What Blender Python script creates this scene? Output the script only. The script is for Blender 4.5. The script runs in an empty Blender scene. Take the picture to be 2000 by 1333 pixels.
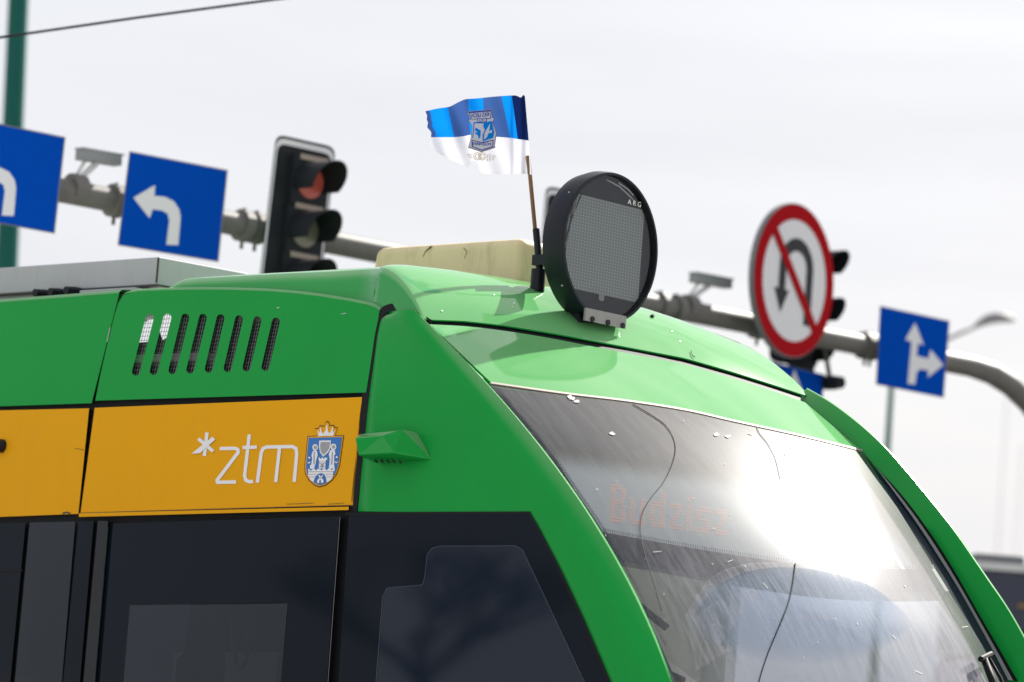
import bpy, bmesh, math, random
import numpy as np
from mathutils import Vector, Matrix
from mathutils.geometry import tessellate_polygon
R = math.radians
random.seed(7); rng = np.random.default_rng(7)
scn = bpy.context.scene
COL = scn.collection

# ------------------------------------------------------------------ camera
LENS = 120.0
FPX = 2000 * LENS / 36; PITCH = R(6.2); ROLL = R(4.3)
CAM = np.array([0, 0, 1.3])
FWD = np.array([0, math.cos(PITCH), math.sin(PITCH)])
UP0 = np.array([0, -math.sin(PITCH), math.cos(PITCH)])
RT = math.cos(ROLL) * np.array([1., 0, 0]) + math.sin(ROLL) * UP0
UP = -math.sin(ROLL) * np.array([1., 0, 0]) + math.cos(ROLL) * UP0
cd = bpy.data.cameras.new('camera'); cam = bpy.data.objects.new('camera', cd); COL.objects.link(cam)
cd.lens = LENS; cd.sensor_width = 36; cd.clip_start = 0.1; cd.clip_end = 5000
cam.matrix_world = Matrix(((RT[0], UP[0], -FWD[0], CAM[0]), (RT[1], UP[1], -FWD[1], CAM[1]), (RT[2], UP[2], -FWD[2], CAM[2]), (0, 0, 0, 1)))
cd.dof.use_dof = True; cd.dof.focus_distance = 15.7; cd.dof.aperture_fstop = 1.9; cd.dof.aperture_blades = 0
scn.camera = cam

# ------------------------------------------------------------------ sky and sun
SUN_AZ = 56.0; SUN_EL = 38.3           # azimuth measured from +X towards +Y
wd = bpy.data.worlds.new('World'); scn.world = wd; wd.use_nodes = True
nt = wd.node_tree; nt.nodes.clear()
def N(t, typ, **kw):
    n = t.nodes.new(typ)
    for k, v in kw.items(): setattr(n, k, v)
    return n
wo = N(nt, 'ShaderNodeOutputWorld'); bg = N(nt, 'ShaderNodeBackground'); bg.inputs['Strength'].default_value = 0.1
sky = N(nt, 'ShaderNodeTexSky'); sky.sky_type = 'NISHITA'; sky.sun_disc = False
sky.sun_elevation = R(SUN_EL); sky.sun_rotation = R(90 - SUN_AZ); sky.dust_density = 3.5; sky.air_density = 1.0
tc = N(nt, 'ShaderNodeTexCoord'); mp = N(nt, 'ShaderNodeMapping'); mp.inputs['Scale'].default_value = (1.2, 1.2, 9.0); mp.inputs['Rotation'].default_value = (0.05, 0.07, 0)
nz = N(nt, 'ShaderNodeTexNoise'); nz.inputs['Scale'].default_value = 2.6; nz.inputs['Detail'].default_value = 6; nz.inputs['Roughness'].default_value = 0.55
rp = N(nt, 'ShaderNodeMapRange'); rp.inputs['From Min'].default_value = 0.33; rp.inputs['From Max'].default_value = 0.68; rp.inputs['To Min'].default_value = 0.85; rp.inputs['To Max'].default_value = 0.99
mx = N(nt, 'ShaderNodeMixRGB'); mx.inputs['Color2'].default_value = (4.18, 4.22, 4.44, 1)
L_ = nt.links.new
L_(tc.outputs['Generated'], mp.inputs['Vector']); L_(mp.outputs['Vector'], nz.inputs['Vector']); L_(nz.outputs['Fac'], rp.inputs['Value'])
L_(rp.outputs['Result'], mx.inputs['Fac']); L_(sky.outputs['Color'], mx.inputs['Color1']); L_(mx.outputs['Color'], bg.inputs['Color']); L_(bg.outputs['Background'], wo.inputs['Surface'])
sd = bpy.data.lights.new('sun', 'SUN'); sd.energy = 5.0; sd.angle = R(0.6); sd.color = (1, 0.955, 0.88)
so = bpy.data.objects.new('sun', sd); COL.objects.link(so)
SDIR = np.array([math.cos(R(SUN_AZ)) * math.cos(R(SUN_EL)), math.sin(R(SUN_AZ)) * math.cos(R(SUN_EL)), math.sin(R(SUN_EL))])
so.rotation_euler = Vector(SDIR).to_track_quat('Z', 'Y').to_euler(); so.location = (30, 30, 40)
vs_ = scn.view_settings; vs_.view_transform = 'Standard'; vs_.look = 'None'; vs_.exposure = 1.0; vs_.gamma = 1; vs_.use_curve_mapping = False
scn.render.engine = 'CYCLES'

# ------------------------------------------------------------------ materials
def mat(name, col, rough=0.5, metal=0.0, coat=0.0, spec=0.5, var=0.06, vscale=3.0, bump=0.0, bscale=200.0, dirt=0.0, dirtcol=(0.3, 0.28, 0.24), emis=None, es=0.0):
    m = bpy.data.materials.new(name); m.use_nodes = True; t = m.node_tree; b = t.nodes['Principled BSDF']
    b.inputs['Roughness'].default_value = rough; b.inputs['Metallic'].default_value = metal
    b.inputs['Coat Weight'].default_value = coat; b.inputs['Coat Roughness'].default_value = 0.04
    b.inputs['Specular IOR Level'].default_value = spec
    c = N(t, 'ShaderNodeTexCoord')
    n1 = N(t, 'ShaderNodeTexNoise'); n1.inputs['Scale'].default_value = vscale; n1.inputs['Detail'].default_value = 5
    t.links.new(c.outputs['Object'], n1.inputs['Vector'])
    mr = N(t, 'ShaderNodeMapRange'); mr.inputs['To Min'].default_value = 1 - var; mr.inputs['To Max'].default_value = 1 + var
    t.links.new(n1.outputs['Fac'], mr.inputs['Value'])
    mm = N(t, 'ShaderNodeMixRGB', blend_type='MULTIPLY'); mm.inputs['Fac'].default_value = 1; mm.inputs['Color1'].default_value = (*col, 1)
    t.links.new(mr.outputs['Result'], mm.inputs['Color2']); out = mm.outputs['Color']
    if dirt:
        n2 = N(t, 'ShaderNodeTexNoise'); n2.inputs['Scale'].default_value = vscale * 2.3; n2.inputs['Detail'].default_value = 9; n2.inputs['Roughness'].default_value = 0.7
        mp2 = N(t, 'ShaderNodeMapping'); mp2.inputs['Scale'].default_value = (1.6, 1.6, 0.45)
        t.links.new(c.outputs['Object'], mp2.inputs['Vector']); t.links.new(mp2.outputs['Vector'], n2.inputs['Vector'])
        r2 = N(t, 'ShaderNodeMapRange'); r2.inputs['From Min'].default_value = 0.5; r2.inputs['From Max'].default_value = 0.78; r2.inputs['To Max'].default_value = dirt
        t.links.new(n2.outputs['Fac'], r2.inputs['Value'])
        m2 = N(t, 'ShaderNodeMixRGB'); m2.inputs['Color2'].default_value = (*dirtcol, 1)
        t.links.new(r2.outputs['Result'], m2.inputs['Fac']); t.links.new(out, m2.inputs['Color1']); out = m2.outputs['Color']
        r3 = N(t, 'ShaderNodeMath', operation='MULTIPLY_ADD'); r3.inputs[1].default_value = 0.35; r3.inputs[2].default_value = rough
        t.links.new(r2.outputs['Result'], r3.inputs[0]); t.links.new(r3.outputs['Value'], b.inputs['Roughness'])
    t.links.new(out, b.inputs['Base Color'])
    if bump:
        n3 = N(t, 'ShaderNodeTexNoise'); n3.inputs['Scale'].default_value = bscale; n3.inputs['Detail'].default_value = 3
        bp = N(t, 'ShaderNodeBump'); bp.inputs['Strength'].default_value = bump; bp.inputs['Distance'].default_value = 0.01
        t.links.new(c.outputs['Object'], n3.inputs['Vector']); t.links.new(n3.outputs['Fac'], bp.inputs['Height']); t.links.new(bp.outputs['Normal'], b.inputs['Normal'])
    if emis:
        b.inputs['Emission Color'].default_value = (*emis, 1); b.inputs['Emission Strength'].default_value = es
    return m
def glass_mat(name, tint, diff, dmix, rough=0.0, haze=0.0, hrough=0.3, streak=0.0, ior=1.5, veil=0.0):
    """thin pane: tinted see-through + fresnel mirror + a film of dust with its own soft sheen"""
    m = bpy.data.materials.new(name); m.use_nodes = True; t = m.node_tree; t.nodes.clear()
    o = N(t, 'ShaderNodeOutputMaterial'); tr = N(t, 'ShaderNodeBsdfTransparent'); tr.inputs['Color'].default_value = (*tint, 1)
    df = N(t, 'ShaderNodeBsdfDiffuse'); df.inputs['Color'].default_value = (*diff, 1)
    gl = N(t, 'ShaderNodeBsdfGlossy'); gl.inputs['Roughness'].default_value = rough
    fr = N(t, 'ShaderNodeFresnel'); fr.inputs['IOR'].default_value = ior
    a = N(t, 'ShaderNodeMixShader'); a.inputs['Fac'].default_value = dmix
    b = N(t, 'ShaderNodeMixShader')
    t.links.new(tr.outputs[0], a.inputs[1]); t.links.new(df.outputs[0], a.inputs[2])
    t.links.new(fr.outputs[0], b.inputs['Fac']); t.links.new(a.outputs[0], b.inputs[1]); t.links.new(gl.outputs[0], b.inputs[2])
    last = b
    if streak:
        c = N(t, 'ShaderNodeTexCoord'); mp = N(t, 'ShaderNodeMapping'); mp.inputs['Rotation'].default_value = (0.5, 0, 0); mp.inputs['Scale'].default_value = (3, 26, 3)
        n = N(t, 'ShaderNodeTexNoise'); n.inputs['Scale'].default_value = 1.6; n.inputs['Detail'].default_value = 8; n.inputs['Roughness'].default_value = 0.65
        r = N(t, 'ShaderNodeMapRange'); r.inputs['From Min'].default_value = 0.4; r.inputs['From Max'].default_value = 0.75; r.inputs['To Min'].default_value = dmix * 0.6; r.inputs['To Max'].default_value = dmix + streak
        t.links.new(c.outputs['Object'], mp.inputs['Vector']); t.links.new(mp.outputs['Vector'], n.inputs['Vector']); t.links.new(n.outputs['Fac'], r.inputs['Value']); t.links.new(r.outputs['Result'], a.inputs['Fac'])
    if haze:
        h = N(t, 'ShaderNodeBsdfGlossy'); h.inputs['Roughness'].default_value = hrough
        c2 = N(t, 'ShaderNodeMixShader'); c2.inputs['Fac'].default_value = haze
        t.links.new(b.outputs[0], c2.inputs[1]); t.links.new(h.outputs[0], c2.inputs[2]); last = c2
    if veil:
        h2 = N(t, 'ShaderNodeBsdfGlossy'); h2.inputs['Roughness'].default_value = 0.55
        c3_ = N(t, 'ShaderNodeMixShader'); c3_.inputs['Fac'].default_value = veil
        t.links.new(last.outputs[0], c3_.inputs[1]); t.links.new(h2.outputs[0], c3_.inputs[2]); last = c3_
    t.links.new(last.outputs[0], o.inputs['Surface'])
    return m
M = {}
M['green'] = mat('green paint', (0.010, 0.305, 0.050), 0.25, coat=0.0, spec=0.07, var=0.05, dirt=0.05, dirtcol=(0.06, 0.28, 0.10), bump=0.012, bscale=60)
M['green_top'] = mat('green roof paint', (0.010, 0.305, 0.050), 0.06, coat=0.0, spec=0.36, var=0.04, bump=0.002, bscale=60)
def lighten_tops(m, amount, col):
    """bright daylight painted as a paler colour on faces that look upward"""
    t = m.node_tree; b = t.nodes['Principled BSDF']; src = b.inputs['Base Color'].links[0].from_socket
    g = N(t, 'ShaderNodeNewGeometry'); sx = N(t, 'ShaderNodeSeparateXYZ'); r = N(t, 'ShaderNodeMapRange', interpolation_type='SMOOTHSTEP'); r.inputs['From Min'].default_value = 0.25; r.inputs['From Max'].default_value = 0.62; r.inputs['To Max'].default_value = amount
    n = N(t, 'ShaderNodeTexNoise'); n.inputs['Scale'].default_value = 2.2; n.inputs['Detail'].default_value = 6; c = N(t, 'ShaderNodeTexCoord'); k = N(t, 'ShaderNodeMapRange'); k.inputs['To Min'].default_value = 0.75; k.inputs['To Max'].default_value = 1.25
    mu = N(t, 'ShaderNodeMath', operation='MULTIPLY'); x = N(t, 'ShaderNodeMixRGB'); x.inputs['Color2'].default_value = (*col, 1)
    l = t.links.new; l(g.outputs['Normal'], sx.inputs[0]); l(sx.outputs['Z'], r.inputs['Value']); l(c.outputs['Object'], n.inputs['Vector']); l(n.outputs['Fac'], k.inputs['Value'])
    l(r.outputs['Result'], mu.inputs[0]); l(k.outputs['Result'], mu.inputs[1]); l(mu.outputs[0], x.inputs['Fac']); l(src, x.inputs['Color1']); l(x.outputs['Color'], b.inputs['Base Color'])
lighten_tops(M['green_top'], 0.32, (0.42, 0.62, 0.36)); lighten_tops(M['green'], 0.3, (0.42, 0.52, 0.36))  # sunlit paleness put into the green of upward faces
M['yellow'] = mat('yellow paint', (0.78, 0.37, 0.006), 0.45, spec=0.05, var=0.035, dirt=0.10, dirtcol=(0.45, 0.24, 0.05), bump=0.02, bscale=40)
M['black'] = mat('black rubber', (0.012, 0.013, 0.015), 0.6, spec=0.1, var=0.2, vscale=12)
M['blackpl'] = mat('black plastic', (0.008, 0.010, 0.016), 0.42, spec=0.25, var=0.15, vscale=8, bump=0.03, bscale=300)
M['frit'] = mat('black frit glass', (0.005, 0.009, 0.016), 0.05, spec=0.09, var=0.15, vscale=2)
M['frit2'] = mat('dark blue glass', (0.007, 0.014, 0.028), 0.04, spec=0.26, var=0.15, vscale=2)
M['fritws'] = mat('windscreen frit', (0.010, 0.015, 0.032), 0.5, spec=0.15, var=0.15)
M['grey'] = mat('grey painted metal', (0.40, 0.42, 0.43), 0.45, var=0.06, vscale=5, dirt=0.25)
M['greyl'] = mat('pale grey metal', (0.62, 0.63, 0.62), 0.5, var=0.05, dirt=0.2)
M['mid'] = mat('mid grey plastic', (0.24, 0.255, 0.26), 0.5, var=0.06)
M['dark'] = mat('dark interior', (0.02, 0.022, 0.026), 0.7)
M['beige'] = mat('weathered cream plastic', (0.70, 0.57, 0.33), 0.55, var=0.10, vscale=4, dirt=0.45, dirtcol=(0.28, 0.22, 0.12))
M['cream'] = mat('cream interior', (0.62, 0.58, 0.50), 0.6, var=0.05)
M['white'] = mat('white vinyl', (0.80, 0.80, 0.82), 0.5, var=0.03)
M['decalblue'] = mat('blue vinyl', (0.012, 0.15, 0.48), 0.45, var=0.05)
M['decalgrey'] = mat('grey print', (0.32, 0.32, 0.34), 0.5, var=0.1, vscale=60)
M['decalblack'] = mat('black vinyl', (0.02, 0.018, 0.015), 0.5)
M['tint'] = glass_mat('tinted side glass', (0.25, 0.30, 0.36), (0.05, 0.065, 0.09), 0.35, ior=1.33)
M['screen'] = glass_mat('windscreen glass', (0.86, 0.89, 0.90), (0.62, 0.62, 0.64), 0.032, 0.0, haze=0.020, hrough=0.30, streak=0.045, ior=1.34, veil=0.018)
M['lens'] = glass_mat('display cover glass', (0.88, 0.91, 0.92), (0.4, 0.4, 0.4), 0.02, 0.0)
M['smear'] = glass_mat('wiper smear', (1, 1, 1), (0.75, 0.76, 0.80), 0.10, 0.5, ior=1.02, streak=0.22)
M['ledpanel'] = mat('led panel', (0.36, 0.39, 0.385), 0.55, var=0.06)
M['leddot'] = mat('led dot', (0.92, 0.93, 0.86), 0.4)
M['orange'] = mat('orange led', (0.72, 0.36, 0.27), 0.5, emis=(1.0, 0.36, 0.2), es=0.20)
M['steel'] = mat('galvanised steel', (0.30, 0.29, 0.28), 0.5, metal=0.6, var=0.15, vscale=20)
M['galv'] = mat('weathered galvanised pole', (0.135, 0.13, 0.122), 0.5, spec=0.3, var=0.2, vscale=4, dirt=0.3)
M['signblue'] = mat('sign blue', (0.002, 0.065, 0.42), 0.6, spec=0.0, var=0.04)
M['signwhite'] = mat('sign white', (0.72, 0.72, 0.74), 0.6, spec=0.0, var=0.03)
M['signred'] = mat('sign red', (0.36, 0.012, 0.017), 0.6, spec=0.0, var=0.04)
M['signblack'] = mat('sign black', (0.025, 0.027, 0.03), 0.5, spec=0.12)
M['signedge'] = mat('sign back grey', (0.18, 0.18, 0.19), 0.5)
M['tlblack'] = mat('signal housing black', (0.018, 0.020, 0.024), 0.5, spec=0.12, var=0.2)
M['redlens'] = mat('red lens', (0.28, 0.045, 0.035), 0.3, emis=(1, 0.2, 0.13), es=0.05)
M['amblens'] = mat('amber lens', (0.20, 0.19, 0.14), 0.25)
M['tan'] = mat('tan strip', (0.34, 0.28, 0.23), 0.6)
M['polegreen'] = mat('green pole paint', (0.006, 0.10, 0.08), 0.45, spec=0.15, var=0.06)
M['wood'] = mat('varnished wood', (0.20, 0.095, 0.03), 0.4, var=0.3, vscale=30)
M['asphalt'] = mat('asphalt', (0.05, 0.05, 0.052), 0.85, var=0.2, vscale=1.5, bump=0.3, bscale=80)
M['paving'] = mat('concrete paving', (0.34, 0.33, 0.31), 0.85, var=0.15, vscale=0.8, dirt=0.3, bump=0.2, bscale=40)
M['bark'] = mat('bark', (0.07, 0.055, 0.045), 0.9, var=0.3, vscale=6)
M['navy'] = mat('navy bus paint', (0.012, 0.018, 0.045), 0.35, coat=0.3)
M['lilac'] = mat('pale lilac bus paint', (0.46, 0.40, 0.46), 0.45)
def cloth_mat(name, col):
    m = bpy.data.materials.new(name); m.use_nodes = True; t = m.node_tree; t.nodes.clear()
    o = N(t, 'ShaderNodeOutputMaterial'); d = N(t, 'ShaderNodeBsdfDiffuse'); s = N(t, 'ShaderNodeBsdfTranslucent'); x = N(t, 'ShaderNodeMixShader'); x.inputs['Fac'].default_value = 0.3
    c = N(t, 'ShaderNodeTexCoord'); n = N(t, 'ShaderNodeTexNoise'); n.inputs['Scale'].default_value = 900; mr = N(t, 'ShaderNodeMapRange'); mr.inputs['To Min'].default_value = 0.88; mr.inputs['To Max'].default_value = 1.12
    mm = N(t, 'ShaderNodeMixRGB', blend_type='MULTIPLY'); mm.inputs['Fac'].default_value = 1; mm.inputs['Color1'].default_value = (*col, 1)
    t.links.new(c.outputs['Object'], n.inputs['Vector']); t.links.new(n.outputs['Fac'], mr.inputs['Value']); t.links.new(mr.outputs['Result'], mm.inputs['Color2'])
    for k in (d, s): t.links.new(mm.outputs['Color'], k.inputs['Color'])
    t.links.new(d.outputs[0], x.inputs[1]); t.links.new(s.outputs[0], x.inputs[2]); t.links.new(x.outputs[0], o.inputs['Surface'])
    return m
M['c_white'] = cloth_mat('white cloth', (0.70, 0.69, 0.78)); M['c_navy'] = cloth_mat('navy cloth', (0.045, 0.105, 0.33))
M['c_blue'] = cloth_mat('bright blue cloth', (0.004, 0.24, 0.80)); M['c_dark'] = cloth_mat('dark navy cloth', (0.006, 0.016, 0.09))
M['c_gold'] = cloth_mat('gold print', (0.48, 0.38, 0.27)); M['c_print'] = cloth_mat('blue print', (0.012, 0.07, 0.42))

# ------------------------------------------------------------------ object helpers
def tag(o, label=None, cat=None, group=None, kind=None):
    if label: o['label'] = label
    if cat: o['category'] = cat
    if group: o['group'] = group
    if kind: o['kind'] = kind
    return o
def root(name, loc, label, cat, group=None, rz=0.0):
    o = bpy.data.objects.new(name, None); COL.objects.link(o); o.location = loc; o.rotation_euler = (0, 0, rz); o.empty_display_size = 0.2
    return tag(o, label, cat, group)
def mobj(name, vf, m, parent=None, smooth=False, angle=None, origin=None):
    v, f = vf[0], vf[1]
    me = bpy.data.meshes.new(name)
    if parent is not None and origin is None: origin = parent.get('_o', None) if False else None
    v = [tuple(float(c) for c in p) for p in v]
    me.from_pydata(v, [], [list(map(int, q)) for q in f]); me.validate(); me.update()
    bm = bmesh.new(); bm.from_mesh(me); bmesh.ops.recalc_face_normals(bm, faces=bm.faces); bm.to_mesh(me); bm.free()
    if isinstance(m, str): m = M[m]
    me.materials.append(m)
    o = bpy.data.objects.new(name, me); COL.objects.link(o)
    if smooth:
        for p in me.polygons: p.use_smooth = True
        if angle is not None: me.set_sharp_from_angle(angle=R(angle))
    if parent is not None: o.parent = parent
    return o
def join(*vfs):
    V, Fc = [], []
    for v, f in vfs:
        k = len(V); V += [tuple(p) for p in v]; Fc += [[i + k for i in q] for q in f]
    return V, Fc
def box(x0, x1, y0, y1, z0, z1, bev=0.0):
    bm = bmesh.new(); bmesh.ops.create_cube(bm, size=1)
    for v in bm.verts: v.co = Vector(((x0 + x1) / 2 + v.co.x * (x1 - x0), (y0 + y1) / 2 + v.co.y * (y1 - y0), (z0 + z1) / 2 + v.co.z * (z1 - z0)))
    if bev: bmesh.ops.bevel(bm, geom=list(bm.edges), offset=bev, segments=3, affect='EDGES', profile=0.5)
    v = [tuple(p.co) for p in bm.verts]; bm.verts.index_update(); f = [[q.index for q in p.verts] for p in bm.faces]; bm.free()
    return v, f
def tube(pts, r, n=10, cap=True):
    pts = [np.array(p, float) for p in pts]; rs = r if hasattr(r, '__len__') else [r] * len(pts)
    V, Fc = [], []; ref = None
    for i, p in enumerate(pts):
        t = pts[min(i + 1, len(pts) - 1)] - pts[max(i - 1, 0)]; t /= np.linalg.norm(t)
        if ref is None: ref = np.array([0, 0, 1.]) if abs(t[2]) < 0.9 else np.array([1., 0, 0])
        a = np.cross(t, ref); a /= np.linalg.norm(a); b = np.cross(t, a); ref = np.cross(a, t) if False else ref
        for k in range(n):
            q = 2 * math.pi * k / n; V.append(p + rs[i] * (math.cos(q) * a + math.sin(q) * b))
    for i in range(len(pts) - 1):
        for k in range(n): Fc.append([i * n + k, i * n + (k + 1) % n, (i + 1) * n + (k + 1) % n, (i + 1) * n + k])
    if cap: Fc.append(list(range(n))[::-1]); Fc.append([(len(pts) - 1) * n + k for k in range(n)])
    return V, Fc
def resample(pl, n):
    p = np.array(pl, float); d = np.r_[0, np.cumsum(np.linalg.norm(np.diff(p, axis=0), axis=1))]
    s = np.linspace(0, d[-1], n); return np.c_[np.interp(s, d, p[:, 0]), np.interp(s, d, p[:, 1])]
def crom(pl, n=8, closed=False):
    """smooth curve through the points"""
    p = np.array(pl, float); k = len(p); out = []
    rngk = range(k if closed else k - 1)
    for i in rngk:
        if closed: a, b, c, d = p[(i - 1) % k], p[i], p[(i + 1) % k], p[(i + 2) % k]
        else: a, b, c, d = p[max(i - 1, 0)], p[i], p[i + 1], p[min(i + 2, k - 1)]
        for j in range(n):
            t = j / n; out.append(0.5 * ((2 * b) + (-a + c) * t + (2 * a - 5 * b + 4 * c - d) * t * t + (-a + 3 * b - 3 * c + d) * t ** 3))
    if not closed: out.append(p[-1])
    return np.array(out)
def grid(P):
    """P[i][j] array of 3-D points -> quads"""
    h, w = len(P), len(P[0]); V = [p for row in P for p in row]
    return V, [[i * w + j, i * w + j + 1, (i + 1) * w + j + 1, (i + 1) * w + j] for i in range(h - 1) for j in range(w - 1)]
def slab(P, Q):
    """closed sheet between the grids P (outside) and Q (inside)"""
    h, w = len(P), len(P[0]); v, f = grid(P); v2, f2 = grid(Q); k = len(v)
    f = f + [[i + k for i in q[::-1]] for q in f2]
    per = [(0, j) for j in range(w)] + [(i, w - 1) for i in range(1, h)] + [(h - 1, j) for j in range(w - 2, -1, -1)] + [(i, 0) for i in range(h - 2, 0, -1)]
    id_ = [i * w + j for i, j in per]
    for a, b in zip(id_, id_[1:] + id_[:1]): f.append([a, b, b + k, a + k])
    return list(v) + list(v2), f
def patch(A, B, surf, nu=24, nv=6, off=0.0, thick=0.012):
    if not thick:
        a, b = resample(A, nu), resample(B, nu)
        return grid([[surf((1 - t) * a[j] + t * b[j], off) for j in range(nu)] for t in np.linspace(0, 1, nv)])
    a, b = resample(A, nu), resample(B, nu)
    G = [[(1 - t) * a[j] + t * b[j] for j in range(nu)] for t in np.linspace(0, 1, nv)]
    return slab([[surf(p, off) for p in r] for r in G], [[surf(p, off - thick) for p in r] for r in G])
def polysub(outline, surf, off=0.0, mx=5.0):
    pts = [np.array(p, float) for p in outline]; tri = [tuple(t) for t in tessellate_polygon([[Vector((float(p[0]), float(p[1]), 0)) for p in outline]])]
    for _ in range(6):
        mid = {}; out = []; big = False
        for a, b, c in tri:
            if max(np.linalg.norm(pts[a] - pts[b]), np.linalg.norm(pts[b] - pts[c]), np.linalg.norm(pts[c] - pts[a])) > mx: big = True
        if not big: break
        def m(i, j):
            k = (min(i, j), max(i, j))
            if k not in mid: mid[k] = len(pts); pts.append((pts[i] + pts[j]) / 2)
            return mid[k]
        for a, b, c in tri:
            ab, bc, ca = m(a, b), m(b, c), m(c, a); out += [(a, ab, ca), (ab, b, bc), (ca, bc, c), (ab, bc, ca)]
        tri = out
    return [surf(p, off) for p in pts], [list(t) for t in tri]
def polyface(outline, surf, off=0.0, thick=0.004, holes=()):
    loops = [[Vector((float(p[0]), float(p[1]), 0)) for p in l] for l in (outline, *holes)]
    tri = tessellate_polygon(loops); pts = [p for l in loops for p in l]; n = len(pts)
    V = [surf((p.x, p.y), off) for p in pts]; Fc = [list(t) for t in tri]
    if thick:
        V += [surf((p.x, p.y), off - thick) for p in pts]; Fc += [[i + n for i in t[::-1]] for t in tri]
        k = 0
        for l in loops:
            m = len(l)
            for i in range(m): a, b = k + i, k + (i + 1) % m; Fc.append([a, b, b + n, a + n])
            k += m
    return V, Fc
def stroke2d(pl, w):
    p = np.array(pl, float); n = len(p); l, r = [], []
    for i in range(n):
        d0 = p[i] - p[i - 1] if i > 0 else p[1] - p[0]; d1 = p[i + 1] - p[i] if i < n - 1 else p[-1] - p[-2]
        d0 = d0 / np.linalg.norm(d0); d1 = d1 / np.linalg.norm(d1); n0 = np.array([-d0[1], d0[0]]); n1 = np.array([-d1[1], d1[0]])
        m = n0 + n1; m /= np.linalg.norm(m); k = 1 / max(0.5, m @ n0); l.append(p[i] + m * w / 2 * k); r.append(p[i] - m * w / 2 * k)
    return l, r
def stroke(pl, w, surf, off=0.0, thick=0.003):
    l, r = stroke2d(pl, w)
    return slab([[surf(a, off), surf(b, off)] for a, b in zip(l, r)], [[surf(a, off - thick), surf(b, off - thick)] for a, b in zip(l, r)])
def text2d(s, bold=0.0):
    c = bpy.data.curves.new('t', 'FONT'); c.body = s; c.resolution_u = 3; c.fill_mode = 'FRONT'; c.offset = bold
    o = bpy.data.objects.new('t', c); COL.objects.link(o); bpy.context.view_layer.update()
    me = o.to_mesh(); v = np.array([(p.co.x, p.co.y) for p in me.vertices]); f = [list(q.vertices) for q in me.polygons]
    o.to_mesh_clear(); bpy.data.objects.remove(o); bpy.data.curves.remove(c)
    lo, hi = v.min(0), v.max(0); return (v - lo) / (hi - lo), f
def text_on(s, bl, br, tr_, tl, surf, off, bold=0.0):
    v, f = text2d(s, bold); bl, br, tr_, tl = map(lambda q: np.array(q, float), (bl, br, tr_, tl))
    return [surf((1 - y) * ((1 - x) * bl + x * br) + y * ((1 - x) * tl + x * tr_), off) for x, y in v], f
def ellipse(cx, cy, rx, ry, n=24, a0=0, a1=360):
    full = abs(a1 - a0) >= 360
    return [(cx + rx * math.cos(R(a)), cy + ry * math.sin(R(a))) for a in np.linspace(a0, a1, n, endpoint=not full)]
def zoom(x0, y0, s): return lambda *q: [(x0 + s * a, y0 + s * b) for a, b in q]

# ------------------------------------------------------------------ tram frame: u forward, v across (0 = side towards us), w up
HEAD = R(46)
Fv = np.array([math.cos(HEAD), -math.sin(HEAD), 0]); Lv = np.array([math.sin(HEAD), math.cos(HEAD), 0])
def ray(p): return FWD + (p[0] - 1000) / FPX * RT - (p[1] - 666.5) / FPX * UP
_r = ray((700, 885)); P0 = CAM + _r * (15.5 / _r[1]); P0[2] = 0
def loc(P): d = np.array(P) - P0; return np.array([d @ Fv, d @ Lv, d[2]])
def wld(q): return P0 + q[0] * Fv + q[1] * Lv + np.array([0, 0, q[2]])
CL = loc(CAM)
def lray(p): r = ray(p); return np.array([r @ Fv, r @ Lv, r[2]])
WID = 2.56
def at_v(p, v): d = lray(p); return CL + d * ((v - CL[1]) / d[1])
def at_u(p, u): d = lray(p); return CL + d * ((u - CL[0]) / d[0])
def vside(u, w):
    k = 0.8
    return 0.03 * k * np.clip((w - 2.15) / 0.53, 0, 1) + np.clip(w - 2.69, 0, 9) * 0.25 * k
def s_side(p, off=0.0):
    v = 0.0
    for _ in range(8): q = at_v(p, v); v = vside(q[0], q[2]) - off
    return at_v(p, v)
def plane_v(v0): return lambda p, off=0.0: at_v(p, v0 - off)
def plane_u(u0): return lambda p, off=0.0: at_u(p, u0 + off)
z7 = zoom(640, 560, 0.58); z8 = zoom(1100, 700, 0.475); z5 = zoom(340, 780, 0.28); z4 = zoom(0, 480, 0.4052)
NEAR = z7((340, 135), (420, 200), (480, 260), (550, 325), (640, 430), (720, 530), (800, 650), (870, 750), (940, 870), (1000, 985), (1060, 1090), (1120, 1210), (1165, 1320))
FARG = z8((1230, 385), (1380, 575), (1470, 700), (1560, 840), (1640, 970), (1740, 1150), (1830, 1320))
def fit(pts, v):
    a = np.array([at_v(p, v) for p in pts]); return np.polyfit(a[:, 2], a[:, 0], 2)
RID = [float(c) for c in fit(NEAR, 0.05)]; FAR_ = [float(c) for c in fit(FARG, WID - 0.10)]
def clampf(x, a, b): return a if x < a else b if x > b else x
def pv(c, x):
    r = 0.0
    for k in c: r = r * x + k
    return r
def uridge(w): return pv(RID, clampf(w, 1.0, 3.1))
def un(w): return uridge(w) - 0.03
def uf(w):
    c = clampf(w, 1.6, 2.7); return un(w) + pv(FAR_, c) - un(c)
VA, VB = 0.07, WID - 0.10
def unose(v, w):
    s = clampf((v - VA) / (VB - VA), 0.0, 1.0)
    b = 0.12 + 0.18 * clampf((3.0 - w) / 1.2, 0.0, 1.0)
    return (1 - s) * un(w) + s * uf(w) + b * (1 - (2 * s - 1) ** 2)
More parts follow.
